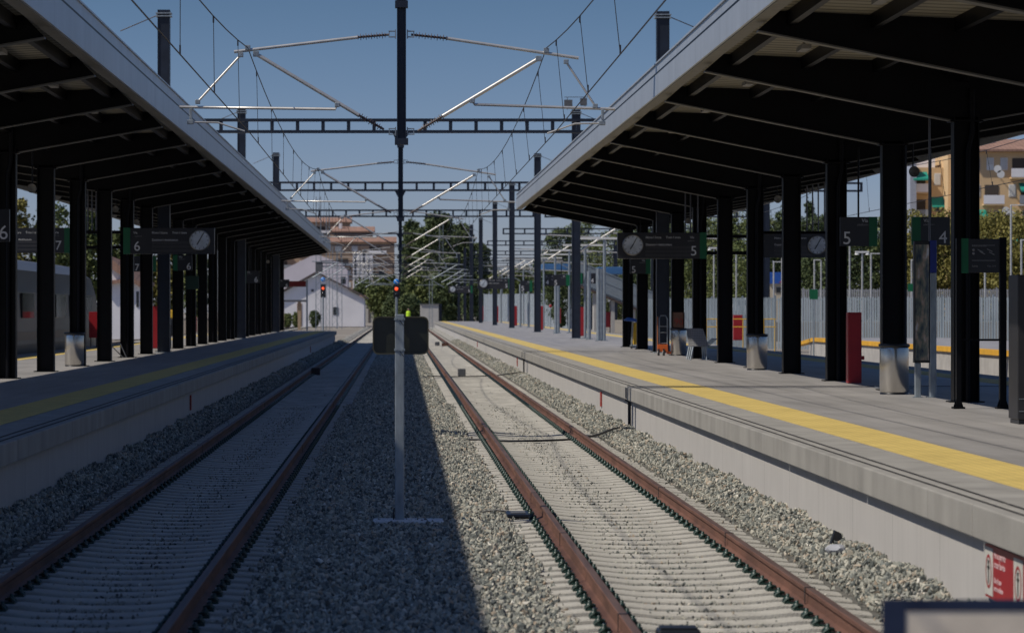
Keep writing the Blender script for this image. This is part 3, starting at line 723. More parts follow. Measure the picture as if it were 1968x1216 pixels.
ya, yb1, yc, yd, ye = wy(1893), wy(1908), wy(1948), wy(1966), wy(2010)
xw = 4.485
mb = MB(); mb.box(xw-.012, xw+.012, ye, ya, za, zb_); mb.build('backing', RED, t)
for a, b in ((yb1, ya), (yd, yc)):
    mb = MB(); mb.box(xw-.016, xw-.0125, a, b-.004, za+.02, zb_-.02); p = mb.build('pictogram_panel', mat('white sign film', (.55,.53,.48), .5), t)
    c = (a+b)/2; mb = MB(); hh = (b-a)*.36
    V = []; n = 20
    for r1 in (1, .82):
        for k in range(n): an = 2*math.pi*k/n; V.append((xw-.018, c+hh*r1*math.cos(an), .27+.13*r1*math.sin(an)))
    mb.add(V, [(k, (k+1)%n, n+(k+1)%n, n+k) for k in range(n)])
    mb.build('red_ring', RED, p)
    mb = MB(); mb.box(xw-.0195, xw-.018, c-.012, c+.012, .18, .32); mb.box(xw-.0195, xw-.018, c-.04, c+.04, .29, .31); mb.box(xw-.0195, xw-.018, c-.022, c+.022, .325, .355); mb.build('figure', BLACK, p)
for s_, z, sz in (('No se permite', .385, .075), ('cruzar las vías', .315, .075), ('Use el paso', .20, .06), ('entre andenes', .14, .06)):
    o = text(s_, xw-.0135, yb1-.04, z, sz, mat('pale pink lettering', (.75,.55,.55), .5), t, rot=(R(90),0,R(-90)), ext=.001)

# ---------------------------------------------------------------- signs and displays
def hand(mb, c, ang, L_, w, y):
    a = R(ang); d = Vector((math.sin(a), 0, math.cos(a))); p = Vector((c[0], y, c[2])); mb.bar(p-d*L_*.15, p+d*L_, w, .006, up=(0,1,0))
def display(x0, x1, D, z0, z1, num, mir, label, clock=True):
    """dark train display. mir False: clock left, green right. True: green left, clock right"""
    t = thing('train_display', ((x0+x1)/2, D, z0), label, 'train display', 'hanging train displays with clocks')
    H = z1-z0; W = x1-x0
    mb = MB(); mb.box(x0, x1, D, D+.28, z0, z1); mb.build('case', SIGN, t, bevel=.01)
    gw = .075*W
    gx = (x0, x0+gw) if mir else (x1-gw, x1)
    mb = MB(); mb.box(gx[0]-.002, gx[1]+.002, D-.012, D+.2, z0-.004, z1+.004); mb.build('green_end_panel', GREEN, t)
    r = H*.40; cx = (x1-r-.12) if mir else (x0+r+.14); cz = z0+H*.52
    if clock:
        mb = MB(); mb.lathe((cx, D-.001, cz), [(r,0),(r,-.07),(r*.93,-.085),(r*.90,-.07),(0.02,-.07)], 32, axis='y'); c = mb.build('clock', mat('clock rim', (.30,.29,.27), .3, .8), t)
        mb = MB(); mb.lathe((cx, D-.078, cz), [(r*.89,0),(r*.89,-.003),(.01,-.003)], 32, axis='y', sm=False); mb.build('clock_face', mat('clock dial', (.50,.54,.58), .3, 0, .25, 4), c)
        mb = MB()
        hand(mb, (cx,0,cz), 28, r*.72, .022, D-.09); hand(mb, (cx,0,cz), 212, r*.5, .03, D-.092)
        mb.build('clock_hands', BLACK, c)
        mb = MB()
        for k in range(12):
            a = R(30*k); p0 = Vector((cx+math.sin(a)*r*.72, D-.084, cz+math.cos(a)*r*.72)); p1 = Vector((cx+math.sin(a)*r*.85, D-.084, cz+math.cos(a)*r*.85)); mb.bar(p0, p1, .02, .004, up=(0,1,0))
        mb.build('hour_marks', BLACK, c)
    tx = x0+gw+.28*W if mir else cx+r+.08
    if mir: tx = x0+gw+.62
    u = H/.8
    yt = D-.004
    text('Hora I hora', tx, yt, z1-.18*u, .10*u, LETTER, t); text('Tren I tren', tx+.62*u, yt, z1-.18*u, .10*u, LETTER, t)
    text('Destino I destination', tx, yt, z1-.40*u, .095*u, LETTER, t)
    nx = (x0+gw+.14) if mir else (x1-gw-.13-.12)
    text('Vía', nx-.05, yt, z1-.18*u, .10*u, LETTER, t); text('platform', nx-.12*(0 if mir else 1), yt, z1-.27*u, .06*u, LETTERG, t)
    text(num, nx-.04, yt, z0+.10*u, .42*u, LETTER, t)
    mb = MB()
    for zz in (.42, .27, .12):
        mb.box(tx, tx+1.45*u if not mir else tx+1.35*u, D-.006, D+.02, z0+zz*H-.03, z0+zz*H+.05)
    mb.build('display_row', SIGN2, t)
    return t
D = 94.4
dr = display(PX(1187,D), PX(1358,D), D, PZ(497,D), PZ(447,D), '5', False, 'dark train display with round clock and white 5 over the right platform edge')
display(PX(1437,D), PX(1596,D), D, PZ(495,D), PZ(449,D), '4', True, 'dark train display behind the columns with green left end facing track four')
D = 89.1
dl = display(PX(237,D), PX(412,D), D, PZ(488,D), PZ(438,D), '6', True, 'dark train display with round clock and white 6 over the left platform')
D = 97
display(PX(-40,D), PX(137,D), D, PZ(486,D), PZ(438,D), '7', False, 'dark train display mostly hidden behind the leftmost columns', clock=False)
D = 262
display(PX(918,D), PX(982,D), D, PZ(555,D), PZ(535,D), '5', False, 'far train display with clock beyond the end of the right canopy')
D = 345
display(PX(862,D), PX(908,D), D, PZ(563,D), PZ(549,D), '5', False, 'farthest train display with clock near the end of the right platform')
display(PX(1043,300), PX(1096,300), 300, PZ(549,300), PZ(527,300), '4', True, 'far train display between the sunlit masts')
def frame_support(D, px0, px1, pys, hang, label):
    t = thing('display_support', (PX((px0+px1)/2,D), D, PZ(pys[0],D)), label, 'sign support', 'frames holding the train displays')
    mb = MB()
    for p in pys: mb.box(PX(px0,D), PX(px1,D), D+.12, D+.20, PZ(p,D)-.05, PZ(p,D)+.05)
    mb.build('crossbar', DARK, t)
    mb = MB()
    for p in hang: mb.tube([(PX(p,D), D+.16, PZ(pys[0],D)), (PX(p,D), D+.16, 6.3)], .022, 8)
    tag(mb.build('hanger_rods', mat('hanger rod', (.10,.10,.11), .4, .5), t), None, None)
frame_support(94.4, 1358, 1437, (454, 486), (1318, 1328, 1342), 'dark crossbars and rods between the displays of tracks five and four')
frame_support(94.4, 1455, 1596, (447, 449.5), (1552, 1563, 1574, 1586), 'slender rods holding the display that faces track four')
frame_support(97, 135, 237, (446, 475), (168, 176, 184, 191), 'dark crossbars and rods between the two left displays')
def platform_sign(px0, px1, py0, py1, D, num, green, label, big=True, th=.12, hanger=None):
    x0, x1, z1, z0 = PX(px0,D), PX(px1,D), PZ(py0,D), PZ(py1,D); H = z1-z0; W = x1-x0
    t = thing('platform_number_sign', ((x0+x1)/2, D, z0), label, 'platform sign', 'platform number signs')
    mb = MB(); mb.box(x0, x1, D, D+th, z0, z1); mb.build('panel', SIGN, t, bevel=.006)
    gw = W*.22
    a, b = (x0, x0+gw) if green == 'L' else (x1-gw, x1)
    mb = MB(); mb.box(a-.002, b+.002, D-.010, D+th*.8, z0-.003, z1+.003); mb.build('green_end_panel', GREEN, t)
    text(num, (x0+.06*W) if green == 'R' else (x1-.30*W), D-.004, z0+.07*H, H*.62, LETTER, t)
    text('Vía', x0+W*(.58 if green == 'R' else .30), D-.004, z1-.18*H, H*.17, LETTER, t)
    text('platform', x0+W*(.46 if green == 'R' else .30), D-.004, z1-.30*H, H*.11, LETTERG, t)
    mb = MB(); mb.tube([((x0+x1)/2, D+th/2, z1-.001), ((x0+x1)/2, D+th/2, 5.6 if hanger is None else hanger)], .02, 8)
    mb.build('hanger', DARK, t)
platform_sign(1615, 1686, 417, 473, 64.5, '5', 'R', 'large dark sign with white 5 and green right end on a right column')
platform_sign(1753, 1826, 417, 471, 64.5, '4', 'L', 'large dark sign with white 4 and green left end right of the broad column')
platform_sign(1211, 1250, 497, 526, 116.8, '5', 'R', 'small dark sign with white 5 hanging below the clock display')
platform_sign(-52, 18, 402, 464, 60, '6', 'L', 'dark sign with white 6 cut by the left edge of the picture')
platform_sign(333, 369, 490, 520, 118, '6', 'L', 'dark sign with white 6 and green end under the left clock display')
platform_sign(256, 300, 492, 522, 118, '7', 'R', 'dark sign with white 7 half hidden by a left column')
platform_sign(466, 498, 520, 544, 168, '6', 'L', 'small dark sign with white 6 midway along the left platform')
platform_sign(532, 556, 537, 552, 215, '6', 'L', 'smallest dark sign with 6 at the far end of the left canopy')
platform_sign(1000, 1023, 539, 560, 235, '5', 'R', 'far sign with 5 beside the sunlit masts', hanger=4.5)
platform_sign(1112, 1145, 525, 545, 175, '4', 'L', 'sign with 4 between the silver poles', hanger=5.0)
platform_sign(1063, 1095, 528, 549, 190, '5', 'R', 'sign with 5 left of the tall sunlit mast', hanger=5.2)
# red banner sign at left end
D = 222; t = thing('red_sign', (PX(572,D), D, PT), 'red horizontal sign on a grey pole at the end of the left platform', 'sign')
mb = MB(); mb.box(PX(553,D), PX(588,D), D, D+.06, PZ(551,D), PZ(540,D)); mb.build('panel', mat('dark red panel', (.22,.015,.015), .5), t)
mb = MB(); mb.tube([(PX(590,D), D+.03, PT), (PX(590,D), D+.03, PZ(538,D))], .06, 8); mb.build('pole', GALV, t)
# info sign on posts, right
D = 47
t = thing('information_sign', (PX(1887,D), D, PT), 'green and black information board held between two dark posts at the right', 'information sign')
mb = MB(); mb.box(PX(1848,D), PX(1922,D), D, D+.06, PZ(524,D), PZ(459,D)); mb.build('panel', SIGN, t, bevel=.005)
mb = MB(); mb.box(PX(1847,D), PX(1861,D), D-.006, D+.065, PZ(525,D), PZ(458,D)); mb.build('green_end_panel', GREEN, t)
mb = MB()
for p0, p1, q in ((1868,1912,471),(1868,1913,500)): mb.box(PX(p0,D), PX(p1,D), D-.004, D+.01, PZ(q+1,D), PZ(q,D))
mb.build('text_line', LETTERG, t)
text('Información', PX(1868,D), D-.004, PZ(474,D), .045, LETTERG, t)
text('Salida', PX(1868,D), D-.004, PZ(513,D), .04, LETTERG, t); text('Vías 3-4', PX(1897,D), D-.004, PZ(513,D), .04, LETTERG, t)
mb = MB()
for z in (480, 487): mb.lathe((PX(1871,D), D-.001, PZ(z,D)), [(.02,0),(.02,-.006),(.002,-.006)], 14, axis='y')
for x, z in ((1884,482),(1888,486),(1902,481),(1906,487)): mb.bar((PX(x,D)-.04,D-.004,PZ(z,D)+.02),(PX(x,D)+.04,D-.004,PZ(z,D)-.02), .012, .006, up=(0,1,0))
mb.build('pictograms', LETTERG, t)
for a, b, top in ((1921.5, 1934, 456), (1838, 1847, 458)):
    mb = MB(); mb.box(PX(a,D), PX(b,D), D-.02, D+.08, PT, PZ(top,D)); mb.box(PX(a,D)-.05, PX(b,D)+.05, D-.08, D+.14, PT, PT+.03); mb.poly([(PX(a,D)-.04,PT+.03),(PX(b,D)+.04,PT+.03),(PX(b,D),PT+.15),(PX(a,D),PT+.15)], D+.02, D+.04); mb.build('post', DARK, t)
mb = MB(); mb.box(PX(1847.5,D), PX(1921,D), D+.01, D+.05, PZ(655,D), PZ(651,D)); mb.build('rail', DARK, t)
# totem
D = 53
t = thing('advertising_totem', (PX(1778,D), D, PT), 'glass poster totem with blue top and silver legs between the right columns', 'poster totem')
x0, x1, x2 = PX(1757,D), PX(1787,D), PX(1800,D)
mb = MB(); mb.box(x0, x1, D, D+.14, PZ(697,D), PZ(463,D)); mb.build('case', BLACK, t, bevel=.01)
def poster_mat():
    m = bpy.data.materials.new('poster behind glass'); m.use_nodes = True; tt = m.node_tree; n = tt.nodes; b = n['Principled BSDF']; b.inputs['Roughness'].default_value = .12
    tc = n.new('ShaderNodeTexCoord'); mp = n.new('ShaderNodeMapping'); mp.inputs['Scale'].default_value = (6,1,2.2); tt.links.new(tc.outputs['Object'], mp.inputs[0])
    nz = n.new('ShaderNodeTexNoise'); nz.inputs['Scale'].default_value = 1.6; nz.inputs['Detail'].default_value = 3; tt.links.new(mp.outputs[0], nz.inputs[0])
    cr = n.new('ShaderNodeValToRGB'); e = cr.color_ramp.elements; e[0].position = .35; e[0].color = (.04,.06,.09,1); e[1].position = .70; e[1].color = (.55,.57,.58,1); x = e.new(.5); x.color = (.16,.18,.15,1); x = e.new(.6); x.color = (.36,.28,.22,1)
    tt.links.new(nz.outputs[0], cr.inputs[0]); tt.links.new(cr.outputs[0], b.inputs['Base Color']); return m
mb = MB(); mb.box(x0+.02, x1-.015, D-.012, D-.0005, PZ(692,D), PZ(470,D)); mb.build('poster', poster_mat(), t)
mb = MB(); mb.box(x1+.002, x2, D-.02, D+.14, PZ(524,D), PZ(462,D)); mb.build('blue_cap', NAVYB, t, bevel=.006)
mb = MB(); mb.box(x1+.002, x2-.003, D-.018, D+.13, PT, PZ(524,D)-.001); mb.build('leg', GALV, t, bevel=.01)
mb = MB(); mb.box(x0+.02, x0+.12, D+.02, D+.12, PT, PZ(697,D)-.001); mb.build('leg', GALV, t, bevel=.01)
mb = MB(); mb.box(x0-.02, x0+.16, D-.02, D+.17, PT, PT+.012); mb.box(x1-.04, x2+.05, D-.05, D+.18, PT, PT+.012); mb.build('foot_plate', GALV, t)
mb = MB(); mb.tube([(PX(1786,D+1), D+1, 3.0), (PX(1786,D+1), D+1, 5.9)], .018, 8); o = mb.build('hanging_rod', mat('hanger rod', (.1,.1,.1))); tag(o, 'thin grey rod dropping from the canopy behind the totem', 'rod')
# vending cabinet
D = 40.6
t = thing('vending_machine', (PX(1960,D), D, PT), 'tall black vending machine cut by the right edge of the picture', 'vending machine')
x0 = PX(1956,D); z1 = PZ(528,D)
mb = MB(); mb.box(x0, x0+.95, D, D+.62, PT+.06, z1); mb.build('cabinet', mat('charcoal cabinet', (.02,.019,.021), .45, 0, .2, 3), t, bevel=.012)
mb = MB(); mb.box(x0+.02, x0+.93, D+.03, D+.6, PT, PT+.055); mb.build('plinth', BLACK, t)
mb = MB(); mb.box(x0+.10, x0+.65, D-.008, D+.01, PT+.75, z1-.1); gl = mb.build('window', GLASS, t)
mb = MB()
for k in range(5): mb.box(x0+.12, x0+.63, D-.012, D-.0085, PT+.85+k*.19, PT+.862+k*.19)
mb.build('shelf', GREYBOX, gl)
mb = MB(); mb.box(x0+.14, x0+.5, D-.02, D-.0005, PT+.25, PT+.5); mb.build('delivery_flap', GREYBOX, t, bevel=.02)
mb = MB()
for k in range(5): mb.lathe((x0+.02+k*.016, D-.001, PT+.33), [(.006,0),(.006,-.006)], 8, axis='y'); mb.lathe((x0+.02+k*.016, D-.001, PT+.17), [(.006,0),(.006,-.006)], 8, axis='y')
mb.build('rivets', GALV, t)

# ---------------------------------------------------------------- bins, cabinets, bench, trolleys
def bin_proto():
    t = thing('litter_bin', (0,0,0), 'x', 'litter bin', 'round stainless steel litter bins')
    mb = MB(); mb.lathe((0,0,0), [(.235,.03),(.255,.05),(.255,.80),(.25,.82)], 32); mb.build('body', STAIN, t)
    mb = MB(); mb.lathe((0,0,0), [(.25,0),(.25,.03),(.2,.031)], 28); mb.build('base_ring', BLACK, t)
    mb = MB(); mb.lathe((0,0,0), [(.245,.821),(.272,.84),(.275,.885),(.20,.90),(.19,.885)], 32); mb.build('lid', BLACK, t)
    return t
bp = bin_proto()
bl = [(1718.5, 756, 'stainless bin in front of the broad column right of the red cabinet'), (1455, 710, 'stainless bin in front of the second column right of the metal seats'), (1304, 682, 'stainless bin with a brown carton on top beside the metal chair'),
      (143, 702, 'stainless bin beside the second column from the left edge'), (316.5, 669, 'stainless bin next to the red cabinet on the left platform'), (1655, 662, 'x')]
for i, (px, py, lab) in enumerate(bl[:5]):
    D = (CH-PT)*F/(py-VY)-(1.3 if i in (2,3,4) else .5); loc = (PX(px,D), D, PT)
    if i == 0: bp.location = loc; bp['label'] = lab
    else: copy_tree(bp, loc, lab)
D = 102.6
t = thing('cardboard_box', (PX(1303,D), D, PT+.9), 'brown carton with red lettering standing on a bin lid', 'carton')
mb = MB(); mb.box(PX(1292,D), PX(1315,D), D-.15, D+.2, PT+.905, PZ(600,D)); mb.build('carton', CARD, t, bevel=.01)
text('90', PX(1295,D), D-.153, PT+1.0, .30, mat('red ink', (.45,.06,.04), .7), t)
def cabinet(px0, px1, py0, py1, label, handle=False):
    D = (CH-PT)*F/(py1-VY); x0, x1, z1 = PX(px0,D), PX(px1,D), PZ(py0,D)
    t = thing('red_cabinet', ((x0+x1)/2, D, PT), label, 'red cabinet', 'red fire cabinets beside the columns')
    mb = MB(); mb.box(x0, x1, D, D+.3, PT+.01, z1); mb.build('case', RED, t, bevel=.006)
    mb = MB(); mb.box(x0+.015, x1-.015, D-.008, D, PT+.05, z1-.04); d = mb.build('door', RED, t, bevel=.003)
    if handle: mb = MB(); mb.box(x1-.01, x1+.06, D+.02, D+.08, PT+.48, PT+.56); mb.build('valve', RED, t, bevel=.01)
cabs = [(1630,1656,600,737,'tall red cabinet between the nearest right columns',True),(1410,1427,605,654,'red cabinet on the far side of the right platform left of a bin',False),(1112,1122.5,590,646,'red cabinet against the tallest sunlit mast',False),
 (1038,1044,588,634,'red cabinet against the second sunlit mast from the right',False),(989,994,588,626,'red cabinet against the third sunlit mast from the right',False),(954,958,588,619,'red cabinet against the fourth sunlit mast',False),(927,931,588,615,'red cabinet against the fifth sunlit mast',False),
 (1163,1176,599,629,'short red cabinet standing right of the silver poles',False),(1074,1078,592,622,'narrow red cabinet between the two rightmost sunlit masts',False),(1009,1013,592,616,'narrow red cabinet left of the second sunlit mast',False),(970,976,592,609,'smallest red cabinet between the far masts',False),
(292,303,588,670,'tall red cabinet behind the left bin',False),(374,378,608,637,'thin red cabinet farthest along the left platform',False)]
for c in cabs: cabinet(*c)
D = 124.5; t = thing('red_cabinet', (PX(179,D), D, PT), 'short red cabinet on legs left of the fourth left column', 'red cabinet', 'red fire cabinets beside the columns')
mb = MB(); mb.box(PX(171,D), PX(188,D), D, D+.3, PZ(649,D), PZ(599,D)); mb.build('case', RED, t, bevel=.006)
mb = MB(); mb.box(PX(171,D)+.015, PX(188,D)-.015, D-.008, D, PZ(649,D)+.04, PZ(599,D)-.04); mb.build('door', RED, t)
for q in (.04, .27): mb = MB(); mb.box(PX(171,D)+q, PX(171,D)+q+.04, D+.1, D+.14, PT, PZ(649,D)-.001); mb.build('leg', BLACK, t)
# metal bench of joined chairs seen end-on
def chairs():
    D = 92.5; x = PX(1343, D)
    t = thing('metal_bench', (x, D, PT), 'perforated silver metal seats joined in a row at the shadow edge', 'bench')
    SM = lines_mat('perforated metal', (.42,.42,.43), .05, .02, .45, 2, .45, .08, 4, (1,1,0), 0, metal=.25, second=(0,.05,.02))
    for k in range(3):
        yy = D+k*.6; tilt = .16
        mb = MB()
        # seats face +x; back on the camera side is towards -x... the nearest one is turned to the camera
        mb.add([(x-.26,yy-.02,PT+.93),(x+.12,yy-.02,PT+.93),(x+.28,yy-.22,PT+.42),(x-.22,yy-.22,PT+.42),(x-.26,yy,PT+.93),(x+.12,yy,PT+.93),(x+.28,yy-.2,PT+.42),(x-.22,yy-.2,PT+.42)],
               [(0,1,2,3),(7,6,5,4),(0,4,5,1),(1,5,6,2),(2,6,7,3),(3,7,4,0)])
        mb.build('backrest', SM, t)
        mb = MB(); mb.box(x-.22, x+.27, yy-.20, yy+.28, PT+.40, PT+.42); mb.build('seat', SM, t)
        for sx in (-1, 1):
            mb = MB(); mb.tube([(x+sx*.2+.02, yy-.19, PT+.42), (x+sx*.24-.04, yy-.30, PT)], .02, 8); mb.tube([(x+sx*.2+.02, yy+.1, PT+.41), (x+sx*.24+.02, yy+.25, PT)], .018, 8); mb.build('leg', GALV, t)
        mb = MB(); mb.tube([(x+.28, yy-.1, PT+.42), (x+.50, yy-.08, PT+.62), (x+.58, yy+.2, PT+.62)], .016, 8); mb.build('armrest', GALV, t)
chairs()
D = 121; xb = PX(222, D)
t = thing('metal_bench', (xb, D*.8, PT), 'dark wire bench between the left columns', 'bench'); D = 97; xb = PX(222, D)
mb = MB()
for k in range(6): mb.tube([(xb-.2+.05*k, D, PT+.44), (xb-.28+.05*k, D+1.4, PT+.44)], .012, 6)
mb.build('seat', GREYBOX, t)
mb = MB()
for k in range(5): mb.tube([(xb-.32, D, PT+.5+.08*k), (xb-.38, D+1.4, PT+.5+.08*k)], .012, 6)
mb.build('backrest', GREYBOX, t)
for a, b in ((xb-.2, xb+.25), (xb+.15, xb+.35)):
    mb = MB(); mb.tube([(a, D, PT+.44), (b, D-.05, PT)], .018, 8); mb.build('leg', GREYBOX, t)
# hand truck
D = 101.5
t = thing('hand_truck', (PX(1275,D), D, PT), 'orange and grey hand truck parked beside the bin', 'hand truck')
xh = PX(1275, D)
mb = MB(); mb.tube([(xh-.13,D,PT+.1),(xh-.13,D+.05,PT+1.2),(xh-.08,D+.06,PT+1.3),(xh+.08,D+.06,PT+1.3),(xh+.13,D+.05,PT+1.2),(xh+.13,D,PT+.1)], .018, 8)
for z in (.4,.75,.95): mb.tube([(xh-.13,D+.03,PT+z),(xh+.13,D+.03,PT+z)], .014, 8)
mb.build('frame', GALV, t)
mb = MB(); mb.tube([(xh-.19,D-.03,PT+.1),(xh-.19,D,PT+1.27)], .016, 8); mb.build('orange_upright', mat('rust orange tube', (.40,.14,.06), .5), t)
mb = MB(); mb.box(xh-.2, xh+.14, D-.1, D, PT+.12, PT+.36); mb.box(xh+.12, xh+.45, D-.06, D+.25, PT+.05, PT+.13); mb.build('toe_plate', ORANGE, t, bevel=.01)
for sx in (-.17, .0):
    mb = MB(); mb.lathe((xh+sx, D-.13, PT+.11), [(.11,-.03),(.11,.03)], 16, axis='x'); w_ = mb.build('wheel', BLACK, t)
    mb = MB(); mb.lathe((xh+sx, D-.13, PT+.11), [(.05,-.035),(.05,.035)], 12, axis='x'); mb.build('hub', WHITE, w_)
# cleaning trolley
D = 119
t = thing('cleaning_trolley', (PX(1215,D), D, PT), 'cleaning trolley with yellow bag and blue bin liner beside a column', 'cleaning trolley')
xh = PX(1217, D)
mb = MB(); mb.poly([(xh+.0,PT+.16),(xh+.14,PT+.16),(xh+.16,PT+1.0),(xh-.02,PT+1.0)], D-.15, D+.25); mb.build('yellow_bag', YELLOW, t, bevel=.03)
mb = MB(); mb.poly([(xh-.38,PT+1.08),(xh+.14,PT+1.02),(xh+.12,PT+1.14),(xh-.2,PT+1.2)], D-.2, D+.2); mb.build('blue_liner', BLUE, t, bevel=.03)
mb = MB(); mb.tube([(xh-.06,D-.18,PT+.1),(xh-.02,D-.18,PT+1.05)], .018, 8); mb.tube([(xh-.06,D+.25,PT+.1),(xh-.02,D+.25,PT+1.05)], .018, 8); mb.box(xh-.1, xh+.18, D-.2, D+.3, PT+.10, PT+.14); mb.build('frame', GALV, t)
for dx, dy in ((-.06,-.16),(.14,-.16),(-.06,.26),(.14,.26)):
    mb = MB(); mb.lathe((xh+dx, D+dy, PT+.05), [(.05,-.015),(.05,.015)], 12, axis='x'); mb.build('wheel', BLACK, t)
# loudspeakers under canopies
def horn(px, py, D, label):
    p = P(px, py, D); t = thing('loudspeaker', p, label, 'loudspeaker', 'round loudspeakers under the canopies')
    mb = MB(); mb.lathe(tuple(p), [(.04,.22),(.06,.15),(.10,.03),(.105,0),(.095,.012),(.02,.03)], 20, axis='y'); mb.build('horn', mat('grey horn', (.20,.19,.17), .5, 0, .15), t)
    mb = MB(); mb.tube([(p.x,p.y+.15,p.z+.1),(p.x,p.y+.15,6.25+.001*p.y)], .015, 6); mb.build('bracket', DARK, t)
for a in ((1757,330,60,'loudspeaker under the right canopy nearest the camera'),(1495,383,84,'loudspeaker under the right canopy second from the camera'),(1322,425,118,'small loudspeaker far under the right canopy'),
          (61,362,70,'loudspeaker under the left canopy nearest the camera'),(222,402,100,'loudspeaker under the left canopy between two columns'),(262,427,112,'loudspeaker above the left clock display'),(441,477,160,'pale loudspeaker far along the left canopy'),(497,498,188,'smaller pale loudspeaker far along the left canopy'),(515,503,200,'last pale loudspeaker at the end of the left canopy')): horn(*a)

# silver poles and T-shaped lamp posts on the open part of the right platform
def tpost(px, pyb, pyt, arm0, arm1, label, arm=True):
    D = (CH-PT)*F/(pyb-VY); x = PX(px, D)
    t = thing('lamp_post', (x, D, PT), label, 'lamp post', 'silver posts on the open end of the right platform')
    mb = MB(); mb.tube([(x,D,PT),(x,D,PZ(pyt,D))], .07 if arm else .10, 10); mb.build('post', GALV, t)
    mb = MB(); mb.box(x-.17, x+.17, D-.17, D+.17, PT, PT+.04); mb.build('foot_plate', GALV, t)
    if arm: mb = MB(); mb.box(PX(arm0,D), PX(arm1,D), D-.10, D+.10, PZ(pyt,D)-.08, PZ(pyt,D)+.02); mb.build('lamp_arm', WHITE, t)
for a in ((1161.5,655,457,1116,1186,'tallest silver T-shaped lamp post'),(1124.5,650,470,1082,1167,'silver T-shaped lamp post second from the canopy',),(1094,640,480,1057,1095,'silver T-shaped lamp post with short arm left of the tall mast'),
          (1067,637,488,1032,1098,'silver T-shaped lamp post between the two tallest masts'),(1045,631,495,1027,1080,'silver T-shaped lamp post just right of the second mast'),(1006,624,506,980,1025,'silver T-shaped lamp post between second and third mast'),(965,616,520,940,990,'small silver T-shaped lamp post between far masts')): tpost(*a)
for a in ((1132,652,521,0,0,'short silver pole right of the tall red cabinet'),(1150,655,516,0,0,'short silver pole left of the tallest lamp post'),(1155,654,516,0,0,'short silver pole touching the tallest lamp post'),(1068,641,545,0,0,'short silver pole right of the second mast, in front of its lamp post'),(1073,640,545,0,0,'short silver pole second right of the second mast'),(1000,628,546,0,0,'short silver pole left of the number five sign'),(1016,629,556,0,0,'short silver pole under the green sign end'),(963,620,556,0,0,'short silver pole among the far masts'),(940,614,560,0,0,'farthest short silver pole'),(894,610,562,0,0,'thin silver pole below the last display')): tpost(*a, arm=False)

# ---------------------------------------------------------------- signals
def signal(px, D, pybl, pyh, label, base=None):
    x = PX(px, D)
    t = thing('railway_signal', (x, D, -.2), label, 'railway signal', 'signals with red light and blue disc')
    mb = MB(); mb.tube([(x,D,-.2),(x,D,PZ(pyh+14,D))], .09, 10); mb.build('post', GALV, t)
    mb = MB(); z0, z1 = PZ(pyh+16,D), PZ(pyh-10,D); w = .24
    mb.poly(rrect(x-w, x+w, z0, z1, .08), D-.05, D+.12); mb.build('signal_head', BLACK, t)
    mb = MB(); mb.lathe((x, D-.06, PZ(pyh-2,D)), [(.125,.01),(.125,-.02),(.02,-.03)], 20, axis='y'); mb.build('red_lamp', mat('red lamp', (.8,.08,.03), .3, emit=(1,.09,.02,.9)), t)
    mb = MB(); mb.lathe((x, D-.06, PZ(pyh+8,D)), [(.13,.01),(.13,-.01),(.02,-.01)], 16, axis='y'); mb.build('dark_lamp', GLASS, t)
    mb = MB(); mb.lathe((x, D-.04, PZ(pybl,D)), [(.21,.04),(.21,0),(.02,0)], 24, axis='y'); mb.build('blue_disc', mat('bright blue disc', (.02,.25,.75), .4), t)
    mb = MB(); mb.bar((x-.10,D-.055,PZ(pybl,D)+.10),(x+.10,D-.055,PZ(pybl,D)-.10), .05, .01, up=(0,1,0)); mb.build('white_arrow', WHITE, t)
signal(762, 230, 541.5, 557, 'signal with red light and blue disc just above the mirror post')
signal(621, 300, 537, 556, 'signal with red light and blue disc at the end of the left platform')
D = 300; t = thing('relay_cabinet', (PX(613,D), D, 4), 'dark box on the lattice tower above the left signal', 'relay box'); mb = MB(); mb.box(PX(606,D), PX(620,D), D+.3, D+.9, PZ(522,D), PZ(504,D)); mb.build('case', GREYBOX, t, bevel=.02)
mb = MB(); mb.box(PX(607,D)-.03, PX(619,D)+.03, D+.25, D+.95, PZ(504,D)+.001, PZ(503,D)); mb.build('lid', GREYBOX, t)

def lattice(px, D, pyt, w, label, z0=-.2):
    x = PX(px, D); z1 = PZ(pyt, D); t = thing('lattice_mast', (x, D, z0), label, 'lattice mast', 'lattice catenary masts beyond the platforms')
    mb = MB()
    for sx in (-1,1):
        for sy in (-1,1): mb.bar((x+sx*w, D+sy*w, z0), (x+sx*w*.8, D+sy*w*.8, z1), .06, .06)
    mb.build('legs', GALV, t).name = 'corner_posts'
    mb = MB(); n = int((z1-z0)/.55)
    for k in range(n):
        a, b = z0+(z1-z0)*k/n, z0+(z1-z0)*(k+1)/n; s = 1 if k % 2 else -1
        for y in (D-w, D+w): mb.bar((x-s*w*.95, y, a), (x+s*w*.95, y, b), .035, .02)
        for xx in (x-w, x+w): mb.bar((xx*1., D-s*w, a), (xx, D+s*w, b), .02, .035)
    mb.build('lacing', GALV, t)
    return t
for a in ((612,330,378,.28,'lattice mast left of the left signal, tallest of the group'),(630,332,400,.20,'slim lattice mast just right of the left signal'),(643,400,470,.3,'lattice mast in front of the white house, left of a pair'),(653,402,470,.3,'lattice mast in front of the white house, right of a pair'),(828,380,540,.2,'lattice mast by the white hut'),(848,520,430,.35,'tall lattice mast before the big dark trees')): lattice(*a)
